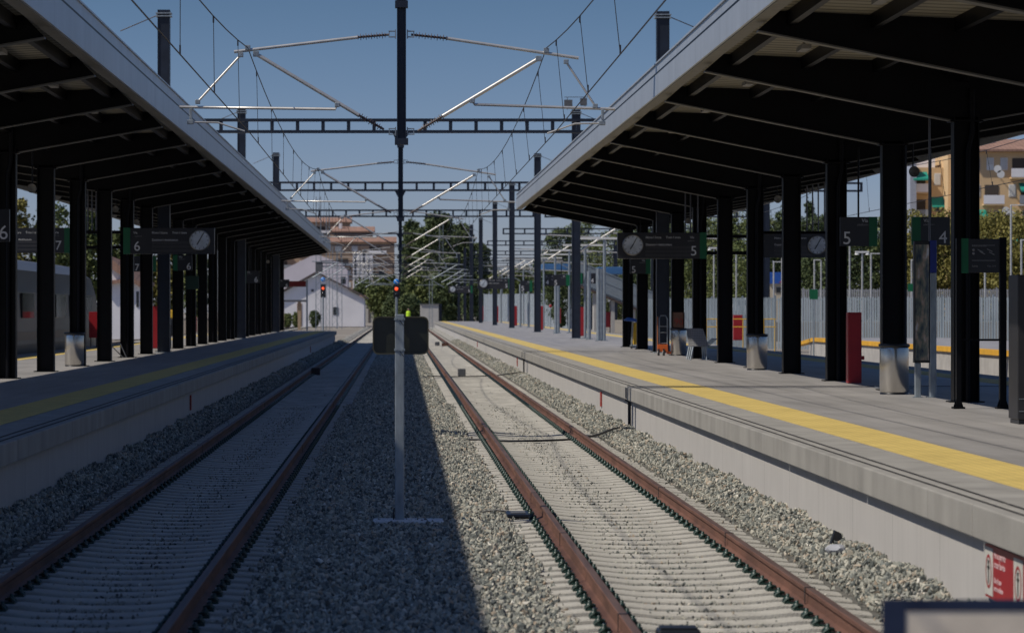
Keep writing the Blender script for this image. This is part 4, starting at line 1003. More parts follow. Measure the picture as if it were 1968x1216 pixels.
# far cantilever brackets on these masts
def far_arms(cx, D, s, z, label):
    t = thing('cantilever', (cx, D, z), label, 'cantilever', 'far tangle of cantilevers beyond the last spans')
    mb = MB(); mb.tube([(cx,D,z+1.4),(cx+s*3.2,D,z+1.2)], .05, 6); mb.build('top_tube', GALV, t)
    mb = MB(); mb.tube([(cx,D,z-.3),(cx+s*2.6,D,z+1.2)], .06, 6); mb.build('diagonal_tube', GALV, t)
    mb = MB(); mb.tube([(cx+s*.8,D,z+.1),(cx+s*4.2,D,z)], .04, 6); mb.build('registration_tube', GALV, t)
k = 0
for cx, D, s in ((-9,320,1),(-9,360,1),(3.5,330,1),(5,372,1),(6.2,410,1),(-6,420,1),(-5,455,1),(6.5,455,-1),(8,500,1),(0,440,-1),(13,300,-1),(19,320,-1),(14,360,-1),(20,400,-1)):
    k += 1; far_arms(cx, D, s, 5.8, 'pale far cantilever in the tangle above the track ends' if k < 11 else 'pale far cantilever over the side tracks right of the masts')

# ---------------------------------------------------------------- train on the left
t = thing('silver_railcar', (-15, 118, -.0), 'silver railcar standing beyond the left platform columns', 'train')
pr = [(-13.62,.25),(-13.55,1.0),(-13.62,2.9),(-13.85,3.7),(-14.4,4.1),(-15,4.2),(-15.6,4.1),(-16.15,3.7),(-16.38,2.9),(-16.45,1.0),(-16.38,.25)]
mb = MB(); n = len(pr); V = []; secs = [(84,1),(138,1),(140.5,.97),(142,.88),(142.8,.7)]
for y, s in secs:
    for x, z in pr: V.append((-15+(x+15)*s, y, .25+(z-.25)*(s if s < 1 else 1)))
Fc = [(i*n+k, i*n+(k+1)%n, (i+1)*n+(k+1)%n, (i+1)*n+k) for i in range(len(secs)-1) for k in range(n)]+[tuple(range(n)), tuple(range((len(secs)-1)*n, len(secs)*n))]
mb.add(V, Fc); mb.build('body', TRAIN, t)
for y in (90,95.5,101,106.5,112,117.5,123,128.5,133.5):
    mb = MB(); mb.box(-13.58, -13.52, y, y+3.6, 1.95, 2.85); mb.build('window', GLASS, t)
for y in (99.6, 131.6):
    mb = MB(); mb.box(-13.56, -13.50, y, y+1.1, .6, 2.9); mb.build('door', mat('pale door', (.5,.48,.45), .4), t)
for y in (90, 104, 121, 135):
    mb = MB()
    for dy in (-1.2, 1.2): mb.lathe((-14.17, y+dy, .45), [(.45,-.06),(.45,.06)], 20, axis='x'); mb.lathe((-15.83, y+dy, .45), [(.45,-.06),(.45,.06)], 20, axis='x')
    mb.box(-14.1, -14.0, y-1.9, y+1.9, .35, .75); mb.build('bogie', BLACK, t)
mb = MB(); mb.box(-13.75, -16.25, 84, 139, -.02+.1, .24); mb.build('underframe', BLACK, t)
mb = MB(); mb.box(-13.555, -13.515, 84, 138, 1.15, 1.45); mb.build('beige_band', mat('band', (.30,.24,.18), .5), t)

# ---------------------------------------------------------------- trees
def leaf_mat(name, a, b, c):
    m = bpy.data.materials.new(name); m.use_nodes = True; t = m.node_tree; n = t.nodes; bs = n['Principled BSDF']; bs.inputs['Roughness'].default_value = .7; bs.inputs['Specular IOR Level'].default_value = .25
    at = n.new('ShaderNodeAttribute'); at.attribute_name = 'tone'; cr = n.new('ShaderNodeValToRGB'); e = cr.color_ramp.elements
    e[0].color = (*a,1); e[1].color = (*c,1); x = e.new(.5); x.color = (*b,1); t.links.new(at.outputs['Fac'], cr.inputs[0]); t.links.new(cr.outputs[0], bs.inputs['Base Color']); return m
LEAFD = leaf_mat('dark green foliage', (.045,.065,.028), (.08,.11,.045), (.15,.18,.075))
LEAFM = leaf_mat('mid green foliage', (.065,.09,.03), (.12,.15,.05), (.22,.235,.085))
LEAFO = leaf_mat('olive yellow foliage', (.11,.11,.03), (.21,.19,.05), (.33,.28,.085))
BARK = mat('bark', (.08,.06,.045), .9, 0, .3, 3)
def tree(x, y, z0, h, w, m, label, seed, group, dens=1.0, leaf=.3, shape='round', trunk=.25, nleaf=2600):
    leaf *= .72; nleaf = int(nleaf*1.7)
    r = np.random.RandomState(seed); t = thing('tree', (x, y, z0), label, 'tree', group)
    nb = 64 if shape != 'cypress' else 26
    cl = []
    for i in range(nb):
        f = r.uniform(trunk, 1)
        if shape == 'round': rad = w*.5*math.sqrt(max(.05, 1-((f-.6)/.46)**2))
        elif shape == 'pine': rad = w*.5*(1.15-f)*1.2 if f > .35 else w*.42
        else: rad = w*.5*min(1, (1.05-f)*2.2)
        a = r.uniform(0, 6.28); d = rad*math.sqrt(r.uniform(.05, 1))*.8
        cl.append((math.cos(a)*d, math.sin(a)*d, f*h-.1*h*r.uniform(0,.4), (w*.5)*r.uniform(.17,.38) if shape != 'cypress' else w*.35))
    cl = np.array(cl); idx = r.randint(0, nb, nleaf)
    d = r.normal(size=(nleaf, 3)); d /= np.linalg.norm(d, axis=1)[:, None]; rr = r.uniform(.45, 1.08, nleaf)[:, None]
    c = cl[idx, :3]+d*rr*cl[idx, 3][:, None]*np.array([1, 1, .8])
    nf = int(nleaf*.3); u_ = r.normal(size=(nf, 3)); u_ /= np.linalg.norm(u_, axis=1)[:, None]; u_ *= (r.uniform(0, 1, nf)**.4)[:, None]
    ww = w*.47*(1 if shape == 'round' else .8); c[:nf] = u_*np.array([ww, ww, h*(1-trunk)*.47])*(1+.12*np.sin(u_[:, :1]*9+u_[:, 1:2]*7)) + np.array([0, 0, h*(trunk+(1-trunk)*.5)])
    a1 = r.normal(size=(nleaf, 3)); a1 /= np.linalg.norm(a1, axis=1)[:, None]; a2 = np.cross(a1, r.normal(size=(nleaf, 3))); a2 /= np.linalg.norm(a2, axis=1)[:, None]
    sz = leaf*r.uniform(.5, 1.2, nleaf)[:, None]; a1 *= sz; a2 *= sz*.6
    v = np.stack([c-a1, c-a2, c+a1, c+a2], 1).reshape(-1, 3); f = np.arange(nleaf*4).reshape(-1, 4)
    me = bpy.data.meshes.new('crown'); me.vertices.add(len(v)); me.vertices.foreach_set('co', v.ravel())
    me.loops.add(f.size); me.loops.foreach_set('vertex_index', f.ravel().astype(np.int32)); me.polygons.add(len(f)); me.polygons.foreach_set('loop_start', np.arange(0, f.size, 4, dtype=np.int32)); me.update(calc_edges=True)
    tone = np.repeat(np.clip(r.uniform(0, 1, nb)[idx]*.6+r.uniform(0, .4, nleaf), 0, 1), 4)
    me.attributes.new('tone', 'FLOAT', 'POINT').data.foreach_set('value', tone)
    newobj('crown', me, m, t)
    mb = MB(); mb.tube([(x,y,z0),(x+.02*h,y,z0+.3*h),(x-.01*h,y,z0+.75*h)], .1, 8, rads=[.028*h,.02*h,.008*h])
    for k in range(5):
        q = cl[k]; mb.tube([(x+.01*h,y,z0+(trunk*.8+.06*k)*h),(x+q[0]*.8,y+q[1]*.8,z0+q[2])], .05, 6, rads=[.011*h,.004*h])
    mb.build('trunk', BARK, t)
sd = 10
def T(px, D, pyt, wpx, m, label, group, shape='round', leaf=.3, nleaf=2600, trunk=.2, z0=-.2):
    global sd; sd += 1
    tree(PX(px,D), D, z0, PZ(pyt,D)-z0, wpx/F*D, m, label, sd, group, leaf=leaf, shape=shape, nleaf=nleaf, trunk=trunk)
G1 = 'big trees beyond the end of the tracks'
T(840,560,412,95,LEAFD,'tallest dark pine rising behind the cantilever tangle',G1,'round',.5,9000,.15)
T(800,600,440,70,LEAFD,'dark tree left of the tallest pine',G1,'round',.5,6000,.1)
T(884,585,425,75,LEAFD,'dark tree right of the tallest pine',G1,'round',.5,6500,.12)
T(790,640,422,50,LEAFD,'small pale topped tree left behind the tallest pine',G1,'round',.45,2500,.5)
T(862,520,500,80,LEAFD,'low dark tree in front of the big pines',G1,'round',.45,5000,.05)
T(810,530,520,70,LEAFM,'green bushy tree right of the centre signal',G1,'round',.45,4500,.05)
T(735,600,528,75,LEAFM,'green tree behind the red roofed little house',G1,'round',.45,5000,.05)
T(700,640,536,50,LEAFD,'dark tree left of the green one behind the little house',G1,'round',.45,3500,.05)
T(765,590,545,50,LEAFD,'low dark tree behind the mirror post',G1,'round',.45,3500,.03)
T(785,500,570,60,LEAFD,'dark hedge-like bush behind the worker',G1,'round',.35,4000,.02)
T(752,505,572,40,LEAFD,'dark bush left of the worker',G1,'round',.35,2500,.02)
T(925,560,470,60,LEAFD,'dark tree behind the fifth sunlit mast',G1,'round',.45,4000,.05)
T(903,470,540,40,LEAFD,'low bush behind the last display',G1,'round',.35,2500,.05)
G2 = 'trees beyond the side tracks on the right'
for i, (px, D, pt, w, m) in enumerate([(1075,400,440,80,LEAFD),(1125,410,428,90,LEAFM),(1180,390,432,90,LEAFM),(1235,380,440,90,LEAFD),(1290,360,425,90,LEAFD),(1345,340,425,100,LEAFM),(1400,330,408,110,LEAFM),(1455,320,415,100,LEAFM),(1510,320,398,90,LEAFD),(1575,310,415,110,LEAFD),(1640,300,432,120,LEAFD),(1700,300,425,120,LEAFM),(1765,290,410,110,LEAFO),(1830,290,406,120,LEAFO),(1900,280,414,130,LEAFO),(1965,275,410,120,LEAFO),(2040,270,405,120,LEAFO)]):
    kind = {id(LEAFD):'dark green', id(LEAFM):'mid green', id(LEAFO):'olive yellow'}[id(m)]
    pos = ['leftmost, beside the open masts','second from the left, above the ramp','above the blue awning','just left of the canopy end column','behind the clock display','right of the five display','behind the middle columns','behind the bin column','next to the cypress','right of the cypress','below the big five sign','behind the broad column with the bin','under the orange flats left','under the orange flats behind the totem','under the orange flats by the information sign','at the right picture edge','beyond the right picture edge'][i]
    T(px, D, pt, w*1.15, m, f'{kind} tree in the right-hand row, {pos}', G2, 'round', .21, 9500, .08)
T(1556,330,372,26,LEAFD,'narrow dark cypress rising above the right-hand tree row',G2,'cypress',.3,3000,.05)
T(960,500,520,50,LEAFM,'small green tree above the far pale fence, left one',G1,'round',.4,3500,.05)
T(1000,490,512,60,LEAFM,'small green tree above the far pale fence, middle one',G1,'round',.4,3500,.05)
T(1042,480,500,60,LEAFD,'dark tree above the far pale fence, right one',G1,'round',.4,3500,.05)
G3 = 'trees beyond the left side tracks'
for i, (px, D, pt, w, m) in enumerate([(30,300,385,90,LEAFO),(100,300,378,90,LEAFM),(170,310,400,80,LEAFM),(225,320,440,60,LEAFM),(265,330,450,60,LEAFD),(320,330,470,70,LEAFO),(375,340,480,60,LEAFM),(-40,300,380,90,LEAFM)]):
    T(px, D, pt, w*1.1, m, f'tree seen between the left columns, {["above the hidden display","left of the bin column","behind the hanging rods","behind the white house","right of the white house","behind the left clock display","under the left clock","outside the left edge"][i]}', G3, 'round', .32, 3600, .1)
T(552,420,603,22,LEAFM,'low round green bush at the foot of the white wall','bushes by the white house','round',.2,1200,.02)
T(570,425,600,20,LEAFM,'round green bush right of the low one','bushes by the white house','round',.2,1200,.02)
T(605,440,598,26,LEAFD,'dark green bush before the white house wall','bushes by the white house','round',.2,1200,.02)

# ---------------------------------------------------------------- buildings
ROOF = lines_mat('terracotta tiles', (.32,.19,.14), .5, .1, .75, 0, .85, .2, 1, (1,1,0), 0)
BRICK = lines_mat('ochre brick', (.68,.48,.27), .3, .02, .92, 2, .9, .12, .3, (.5,.3,0), 0)
BRICK2 = lines_mat('far ochre brick', (.42,.30,.21), .3, .02, .92, 2, .9, .12, .3, (.5,.3,0), 0)
WWALL = mat('white render', (.80,.78,.79), .85, 0, .08, .3)
BLIND = mat('white blind', (.60,.59,.56), .6, 0, .08, .5)
AWN = mat('green awning cloth', (.01,.26,.19), .7, 0, .15, 1)
RAILM = mat('balcony rail', (.25,.27,.30), .6)
def win(t, x, y, z, w, h, kind):
    mb = MB(); mb.box(x-w/2, x+w/2, y-.05, y+.1, z, z+h); f = mb.build('window', WHITE if kind else RAILM, t)
    mb = MB(); mb.box(x-w/2+.08, x+w/2-.08, y-.08, y-.051, z+.08 if kind != 2 else z+h*.45, z+h-.08); mb.build('pane' if not kind else 'blind', GLASS if not kind else BLIND, f)
def flats(name, x0, x1, D, z0, z1, label, wm, floors=3.0, ww=1.1, step=2.4, seed=1, roof=True, balc=True, group='orange brick apartment blocks', dep=12, awn=.0):
    r = random.Random(seed); t = thing('apartment_block', ((x0+x1)/2, D, z0), label, 'apartment block', group)
    mb = MB(); mb.box(x0, x1, D, D+dep, z0, z1); mb.build('wall', wm, t)
    if roof:
        mb = MB(); mb.poly([(D-.8,z1+.02),(D-.8,z1+.25),(D+dep*.5,z1+1.7),(D+dep,z1+.25),(D+dep,z1+.02)], x0-.6, x1+.6, axis='x'); rf = mb.build('roof', ROOF, t)
        mb = MB(); mb.box(x0+1.5, x0+2.5, D+3, D+4, z1+.6, z1+2.6); mb.build('chimney', WWALL, rf)
    z = z1-floors+.9; k = 0
    while z > z0+6:
        x = x0+step*.55
        while x < x1-ww*.5:
            q = r.random()
            if balc and q < .34 and x+step < x1:
                mb = MB(); mb.box(x-.9, x+step*.9, D-1.1, D-.001, z-.95, z-.80); b = mb.build('balcony', wm, t)
                mb = MB(); mb.box(x-.9, x+step*.9, D-1.12, D-1.06, z-.79, z+.15); mb.build('parapet', RAILM if r.random() < .5 else WWALL, b)
                mb = MB(); mb.box(x-.6, x+step*.6, D-.06, D-.002, z-.75, z+1.3); mb.build('recess', mat('shaded opening', (.07,.055,.045), .8), b)
                if r.random() < .55 and awn:
                    mb = MB(); mb.poly([(D-.07,z+1.5),(D-1.6,z+.7),(D-1.62,z+.5),(D-.07,z+1.35)], x-.8, x+step*.7, axis='x'); mb.build('awning', AWN, b)
                x += step*1.6
            else:
                win(t, x, D, z, ww, 1.35, 0 if q < .5 else (1 if q < .8 else 2))
                if awn and r.random() < awn:
                    mb = MB(); mb.poly([(D-.06,z+1.6),(D-.9,z+.55),(D-.92,z+.4),(D-.06,z+1.5)], x-.75, x+.75, axis='x'); mb.build('awning', AWN, t)
                x += step
        z -= floors
    return t
GR = 'orange brick flats above the right-hand trees'
D = 350
a = flats('f', PX(1752,D), PX(1812,D), D, -.2, PZ(322,D), 'ochre brick flats with white blinds left of the near right column', BRICK, 2.9, .72, 1.35, 3, False, True, GR, awn=.25)
mb = MB(); mb.box(PX(1745,D), PX(1757,D), D-1.5, D+3, -.2, PZ(312,D)); mb.build('stair_tower', mat('pale blue render', (.33,.37,.45), .8), a)
mb = MB(); mb.box(PX(1757,D)+.1, PX(1800,D), D+1, D+6, PZ(322,D), PZ(298,D)); mb.build('roof_terrace', WWALL, a)
flats('f', PX(1812,D)+.05, PX(1860,D), D-3, -.2, PZ(296,D), 'projecting ochre brick wing with a balcony right of the blue stair tower', BRICK, 2.9, .72, 1.45, 5, False, True, GR, awn=.1)
b = flats('f', PX(1862,D-10), PX(2040,D-10), D-10, -.2, PZ(292,D-10), 'tall ochre brick flats with green awnings at the right picture edge', BRICK, 2.9, .78, 1.5, 11, True, True, GR, awn=.22)
for px, py in ((1917,325),(1923,335),(1933,405)):
    mb = MB(); p = P(px, py, D-11.3); mb.lathe(tuple(p), [(.42,-.14),(.40,-.13),(.22,-.04),(.02,0)], 16, axis='y'); mb.tube([tuple(p), (p.x, D-10, p.z-.2)], .03, 6); mb.build('satellite_dish', WHITE, b)
D = 900
flats('f', PX(520,D), PX(672,D), D, -.2, PZ(428,D), 'far orange flats with the highest tiled roof above the left canopy end', BRICK2, 3.3, 1.5, 4.2, 21, True, True, 'far orange flats beyond the tracks')
flats('f', PX(640,D-20), PX(716,D-20), D-20, -.2, PZ(446,D-20), 'far orange flats in the middle with lower tiled roof', BRICK2, 3.3, 1.5, 4.2, 22, True, True, 'far orange flats beyond the tracks')
flats('f', PX(600,D-40), PX(758,D-40), D-40, -.2, PZ(466,D-40), 'far orange flats nearest the centre post with a long low roof', BRICK2, 3.3, 1.6, 4.6, 23, True, True, 'far orange flats beyond the tracks')
flats('f', PX(678,800), PX(716,800), 800, -.2, PZ(487,800), 'far white apartment front with dense small windows', WWALL, 1.6, .55, 1.1, 24, False, False, 'white buildings beyond the tracks')
# white gable house and neighbours
def gable(x0, x1, D, ze, zr, dep, wm, label, group, cx=None, doors=()):
    t = thing('gabled_house', ((x0+x1)/2, D, -.2), label, 'house', group); cx = (x0+x1)/2 if cx is None else cx
    mb = MB(); mb.poly([(x0,-.2),(x1,-.2),(x1,ze),(cx,zr),(x0,ze)], D, D+dep); mb.build('wall', wm, t)
    mb = MB()
    mb.poly([(x0-.5,ze-.15),(cx,zr+.05),(cx,zr+.35),(x0-.5,ze+.15)], D-.5, D+dep+.5); mb.poly([(cx+.001,zr+.05),(x1+.5,ze-.15),(x1+.5,ze+.15),(cx+.001,zr+.35)], D-.5, D+dep+.5)
    mb.build('roof', mat('grey brown roof', (.10,.08,.075), .8, 0, .2, .5) if wm is WWALL and x1 < 0 and D > 400 else ROOF, t)
    for (a, b, z0, z1, k) in doors:
        mb = MB(); mb.box(a, b, D-.06, D+.05, z0, z1); mb.build('door' if k else 'window', mat('brown door', (.25,.15,.08), .7) if k else GLASS, t)
    return t
D = 450
gable(PX(525,D), PX(700,D), D, PZ(573,D), PZ(526,D), 14, WWALL, 'white gabled house with grey roof behind the left signal', 'white buildings beyond the tracks', cx=PX(608,D), doors=((PX(571,D),PX(580,D),-.2,PZ(583,D),1),(PX(598,D),PX(603,D),PZ(560,D),PZ(556,D),0),(PX(640,D),PX(650,D),PZ(605,D),PZ(590,D),0)))
t = thing('white_hall', (PX(612,490), 490, -.2), 'taller white hall behind the gabled house with a slanting top', 'hall', 'white buildings beyond the tracks')
mb = MB(); D = 480; mb.poly([(PX(520,D),-.2),(PX(668,D),-.2),(PX(668,D),PZ(520,D)),(PX(655,D),PZ(505,D)),(PX(606,D),PZ(488,D)),(PX(520,D),PZ(530,D))], D, D+12); mb.build('wall', mat('pinkish render', (.68,.62,.65), .85, 0, .08, .2), t)
mb = MB(); mb.box(PX(655,D), PX(664,D), D-.05, D+.02, PZ(545,D), PZ(532,D)); mb.build('window', GLASS, t)
# porch at left
D = 380; t = thing('porch_roof', (PX(560,D), D, -.2), 'low flat grey porch roof on ochre piers left of the red sign pole', 'porch')
mb = MB(); mb.box(PX(530,D), PX(590,D), D, D+3, PZ(580,D), PZ(576,D)); mb.build('roof', GREYBOX, t)
for a in (572, 540): mb = MB(); mb.box(PX(a,D), PX(a+6,D), D+.3, D+.9, -.2, PZ(580,D)-.002); mb.build('pier', mat('ochre pier', (.42,.30,.19), .85), t)
# wall fence, little house, hut
D = 600; t = thing('boundary_wall', (PX(700,D), D, -.2), 'pale panel wall with dark posts closing the end of the tracks', 'wall')
mb = MB(); mb.box(PX(590,D), PX(748,D), D, D+.3, -.3, PZ(586,D)); mb.build('panels', HUTC, t)
for k in range(13): x = PX(592+k*13,D); mb = MB(); mb.box(x-.13, x+.13, D-.12, D-.001, -.3, PZ(586,D)+.1); mb.build('post', mat('brown post', (.12,.095,.085), .7), t)
gable(PX(686,620), PX(745,620), 620, PZ(584,620), PZ(584,620)+.05, 8, mat('ochre render', (.36,.28,.2), .9), 'little house with red tiled roof behind the panel wall', 'small buildings at the track end')
t = bpy.data.objects['gabled_house.001'] if 'gabled_house.001' in bpy.data.objects else None
if t:
    mb = MB(); mb.add([(PX(683,619.4),619.3,PZ(584,619)),(PX(747,619.4),619.3,PZ(584,619)),(PX(742,619.4),625,PZ(567,619)),(PX(690,619.4),625,PZ(567,619)),(PX(683,619.4),631,PZ(584,619)),(PX(747,619.4),631,PZ(584,619))], [(0,1,2,3),(3,2,5,4),(0,3,4),(1,5,2),(0,4,5,1)]); mb.build('tiled_roof', ROOF, t)
D = 430; t = thing('equipment_hut', (PX(828,D), D, -.2), 'plain white equipment hut at the end of the right platform', 'hut')
mb = MB(); mb.box(PX(808,D), PX(843,D), D, D+3, -.2, PZ(585,D)); mb.build('wall', HUTC, t); mb = MB(); mb.box(PX(807,D), PX(844.5,D), D-.15, D+3.2, PZ(585,D)+.002, PZ(583.5,D)); mb.build('roof', GREYBOX, t)
mb = MB(); mb.box(PX(843,D)+.01, PX(849,D), D+.2, D+2.5, -.2, PZ(584,D)); mb.build('side_panel', NAVY, t)
# far platform level crossing slab
t = thing('service_walkway', (PX(780,300), 300, -.2), 'low concrete walkway behind the mirror post where the worker stands', 'walkway')
mb = MB(); mb.box(-.9, 1.35, 299, 302, -.3, .62); mb.build('slab', CONC, t); mb = MB(); mb.box(-.95, 1.4, 298.9, 299, .45, .64); mb.build('edge', CONC, t)
D = 620
# left: white house with tiled roof behind the train
t = gable(PX(205,260), PX(272,260), 260, PZ(545,260), PZ(545,260)+.05, 7, WWALL, 'small white house with orange tiled roof seen between left columns', 'houses left of the platforms', doors=((PX(250,260),PX(255,260),PZ(590,260),PZ(560,260),0),(PX(262,260),PX(267,260),PZ(590,260),PZ(560,260),0)))
mb = MB(); D = 259.4; mb.add([(PX(200,D),D,PZ(500,D)+.6),(PX(276,D),D,PZ(550,D)),(PX(270,D),D+8,PZ(520,D)),(PX(205,D),D+8,PZ(497,D)),(PX(200,D),D,PZ(508,D)),(PX(276,D),D,PZ(556,D))], [(0,1,2,3),(4,5,1,0),(3,2,5,4)]); mb.build('tiled_roof', ROOF, t)
mb = MB(); mb.poly([(PX(205,260),PZ(545,260)),(PX(270,260),PZ(548,260)),(PX(205,260),PZ(508,260))], 259.9, 266); mb.build('gable_end', WWALL, t)
D = 300; t = thing('boundary_wall', (PX(240,D), D, -.2), 'beige low wall beyond the left side tracks', 'wall')
mb = MB(); mb.box(PX(-60,D), PX(545,D), D, D+.3, -.3, PZ(612,D)); mb.build('panels', mat('beige wall', (.40,.34,.27), .9, 0, .15, .5), t); mb = MB(); mb.box(PX(-60,D), PX(545,D), D-.05, D+.35, PZ(612,D)+.002, PZ(610,D)); mb.build('coping', CONC, t)
D = 290; t = thing('yellow_excavator_arm', (PX(300,D), D, -.2), 'yellow machine glimpsed between the left columns', 'yellow machine')
mb = MB(); mb.box(PX(294,D), PX(336,D), D, D+2, PZ(612,D), PZ(595,D)); mb.build('body', YELLOW, t, bevel=.1); mb = MB(); mb.bar(P(300,598,D), P(326,560,D), .35, .35); mb.build('boom', YELLOW, t)
mb = MB(); mb.box(PX(296,D), PX(334,D), D-.1, D+2.1, -.2, PZ(612,D)-.01); mb.build('crawler', BLACK, t, bevel=.1)

# ---------------------------------------------------------------- right background: fence, ramp, awning, lamps, cars
def fence(xa, ya, xb, yb, h, label, m, z0=PT):
    t = thing('metal_fence', ((xa+xb)/2, (ya+yb)/2, z0), label, 'fence', 'grey metal fences beyond the side tracks')
    a = Vector((xa, ya, 0)); b = Vector((xb, yb, 0)); L_ = (b-a).length; d = (b-a)/L_; nrm = Vector((-d.y, d.x, 0))
    mb = MB(); n = int(L_/.16)
    for i in range(n):
        p = a+d*(i*.16); q = a+d*(i*.16+.10); off = .03 if i % 4 else .05
        mb.bar(((p.x+q.x)/2+nrm.x*off, (p.y+q.y)/2+nrm.y*off, z0), ((p.x+q.x)/2+nrm.x*off, (p.y+q.y)/2+nrm.y*off, z0+h*(1 if i % 2 else .985)), .10, .02, up=tuple(nrm))
    mb.build('pales', m, t)
    mb = MB()
    for z in (.25, h*.55, h-.15): mb.bar((a.x,a.y,z0+z), (b.x,b.y,z0+z), .04, .06)
    mb.build('rails', m, t)
    k = 0; s = 0
    while s < L_:
        p = a+d*s; mb = MB(); mb.box(p.x-.05, p.x+.05, p.y-.05, p.y+.05, z0-.3, z0+h+.1); mb.build('post', m, t); s += 3.2
FEN = mat('blue grey fence steel', (.24,.285,.32), .6, .2, .12, .8)
fence(PX(2010,176), 176, PX(1490,186), 186, 3.1, 'tall grey palisade fence behind the amber edged platform', FEN, -.1)
fence(PX(1490,186), 186, PX(1230,215), 215, 3.1, 'grey palisade fence running on behind the middle columns', FEN, -.1)
fence(PX(1990,260), 260, PX(1500,262), 262, 4.2, 'farther pale fence showing above the palisade', mat('pale mesh fence', (.30,.31,.33), .7), -.2)
fence(PX(930,430), 430, PX(1110,400), 400, 4.6, 'far pale fence between the thin far masts', mat('far pale fence', (.36,.41,.46), .7), -.2)
# ramp
t = thing('access_ramp', (18, 262, -.2), 'sloping footway with grey barred sides descending behind the right platform', 'ramp')
Dm = 262
mb = MB(); mb.poly([(PX(1112,Dm),PZ(541,Dm)),(PX(1112,Dm),PZ(549,Dm)),(PX(1330,Dm),PZ(640,Dm)),(PX(1330,Dm),PZ(632,Dm))], Dm, Dm+3); mb.build('deck', mat('brown beam', (.16,.11,.09), .8), t)
mb = MB()
n = 90
for i in range(n):
    f = i/n; px = 1112+218*f; zb_ = PZ(541+91*f, Dm); mb.box(PX(px,Dm)-.035, PX(px,Dm)+.035, Dm-.05, Dm-.001, zb_-.2, zb_+1.75)
for o_ in (0, .9, 1.7): mb.bar((PX(1112,Dm),Dm-.08,PZ(541,Dm)+o_), (PX(1330,Dm),Dm-.08,PZ(632,Dm)+o_), .05, .08)
mb.build('barred_side', FEN, t)
mb = MB(); mb.poly([(PX(1112,Dm),PZ(541,Dm)),(PX(1112,Dm),PZ(541,Dm)+1.7),(PX(1330,Dm),PZ(632,Dm)+1.7),(PX(1330,Dm),PZ(632,Dm))], Dm+2.9, Dm+2.95); mb.build('far_side', mat('mesh side', (.22,.24,.26), .7), t)
for px in (1142, 1175, 1215, 1260): 
    mb = MB(); mb.box(PX(px,Dm), PX(px+7,Dm), Dm+.4, Dm+2.4, -.2, PZ(538+(px-1085)*.416+2,Dm)); mb.build('pier', CONC, t)
D = 330; t = thing('blue_awning', (PX(1110,D), D, -.2), 'long blue awning roof behind the sunlit masts', 'awning')
mb = MB(); mb.box(PX(1150,D), PX(1205,D), D, D+5, PZ(527,D), PZ(513,D)); mb.build('roof', mat('sky blue awning', (.05,.15,.33), .5, 0, .2, .3), t, bevel=.05)
mb = MB(); mb.box(PX(1042,D), PX(1097,D), D, D+5, PZ(519,D), PZ(507,D)); mb.build('roof', mat('sky blue awning', (.05,.15,.33), .5, 0, .2, .3), t, bevel=.05)
for px in (1044, 1093, 1152, 1198): mb = MB(); mb.box(PX(px,D), PX(px+2,D), D+.2, D+.4, -.2, PZ(522,D)-.003); mb.build('pole', GALV, t)
D = 300; t = thing('blue_kiosk', (PX(1490,D), D, -.2), 'blue and cream kiosk above the fence between two right columns', 'kiosk')
mb = MB(); mb.box(PX(1478,D), PX(1512,D), D, D+3, -.2, PZ(545,D)); mb.build('wall', mat('cream render', (.55,.48,.36), .8), t); mb = MB(); mb.box(PX(1476,D), PX(1514,D), D-.3, D+3.2, PZ(545,D)+.002, PZ(523,D)); mb.build('fascia', BLUE, t)
mb = MB(); mb.poly([(PX(1496,D),PZ(543,D)),(PX(1514,D),PZ(543,D)),(PX(1510,D),PZ(533,D))], D-.36, D-.31); mb.build('red_emblem', mat('red film', (.45,.06,.05), .5), t)
mb = MB(); mb.box(PX(1492,D), PX(1508,D), D-.05, D-.001, PZ(562,D), PZ(552,D)); mb.build('window', GLASS, t)
# slender park lamps beyond the fence
for i, (px, D, py) in enumerate(((1372,260,478),(1415,255,486),(1487,230,504),(1503,235,480),(1565,245,500),(1578,245,500),(1633,225,470),(1657,210,486),(1674,215,488),(1752,220,500),(1762,215,500),(1860,215,520),(1893,200,500),(1943,195,395),(1963,190,462))):
    x = PX(px, D); t = thing('street_lamp', (x, D, -.2), f'slender white lamp pole beyond the fence, {["first","second","third","fourth","fifth","sixth","seventh","eighth","ninth","tenth","eleventh","twelfth","thirteenth","tallest and second last","last"][i]} from the left', 'lamp pole', 'slender poles beyond the side tracks')
    mb = MB(); mb.tube([(x,D,-.2),(x,D,PZ(py,D))], .06, 8); mb.build('pole', mat('pale pole', (.45,.46,.46), .5, .3), t)
    mb = MB()
    if px in (1372,1503,1657,1893): mb.box(x-.45, x+.45, D-.12, D+.12, PZ(py,D), PZ(py,D)+.12); mb.lathe((x-.35,D,PZ(py,D)-.12), [(.16,0),(.1,.12)], 12); mb.lathe((x+.35,D,PZ(py,D)-.12), [(.16,0),(.1,.12)], 12)
    else: mb.box(x-.05, x+.8, D-.05, D+.05, PZ(py,D), PZ(py,D)+.06)
    mb.build('lamp_head', WHITE, t)
t = thing('yellow_barrier', (PX(1420,200), 200, -.2), 'yellow tubular barrier in front of the grey fence', 'barrier')
D = 150
mb = MB()
for px in (1358,1378,1398,1428,1448,1468,1489): mb.tube([(PX(px,D),D,-.2),(PX(px,D),D,PZ(612,D))], .022, 8)
tag(mb.build('uprights', YELLOW, t), None, None)
mb = MB(); mb.tube([(PX(1356,D),D,PZ(613,D)),(PX(1491,D),D,PZ(613,D))], .022, 8); mb.tube([(PX(1356,D),D,PZ(628,D)),(PX(1491,D),D,PZ(628,D))], .022, 8); mb.build('rails', YELLOW, t)
t.location = (PX(1420,D), D, -.2)
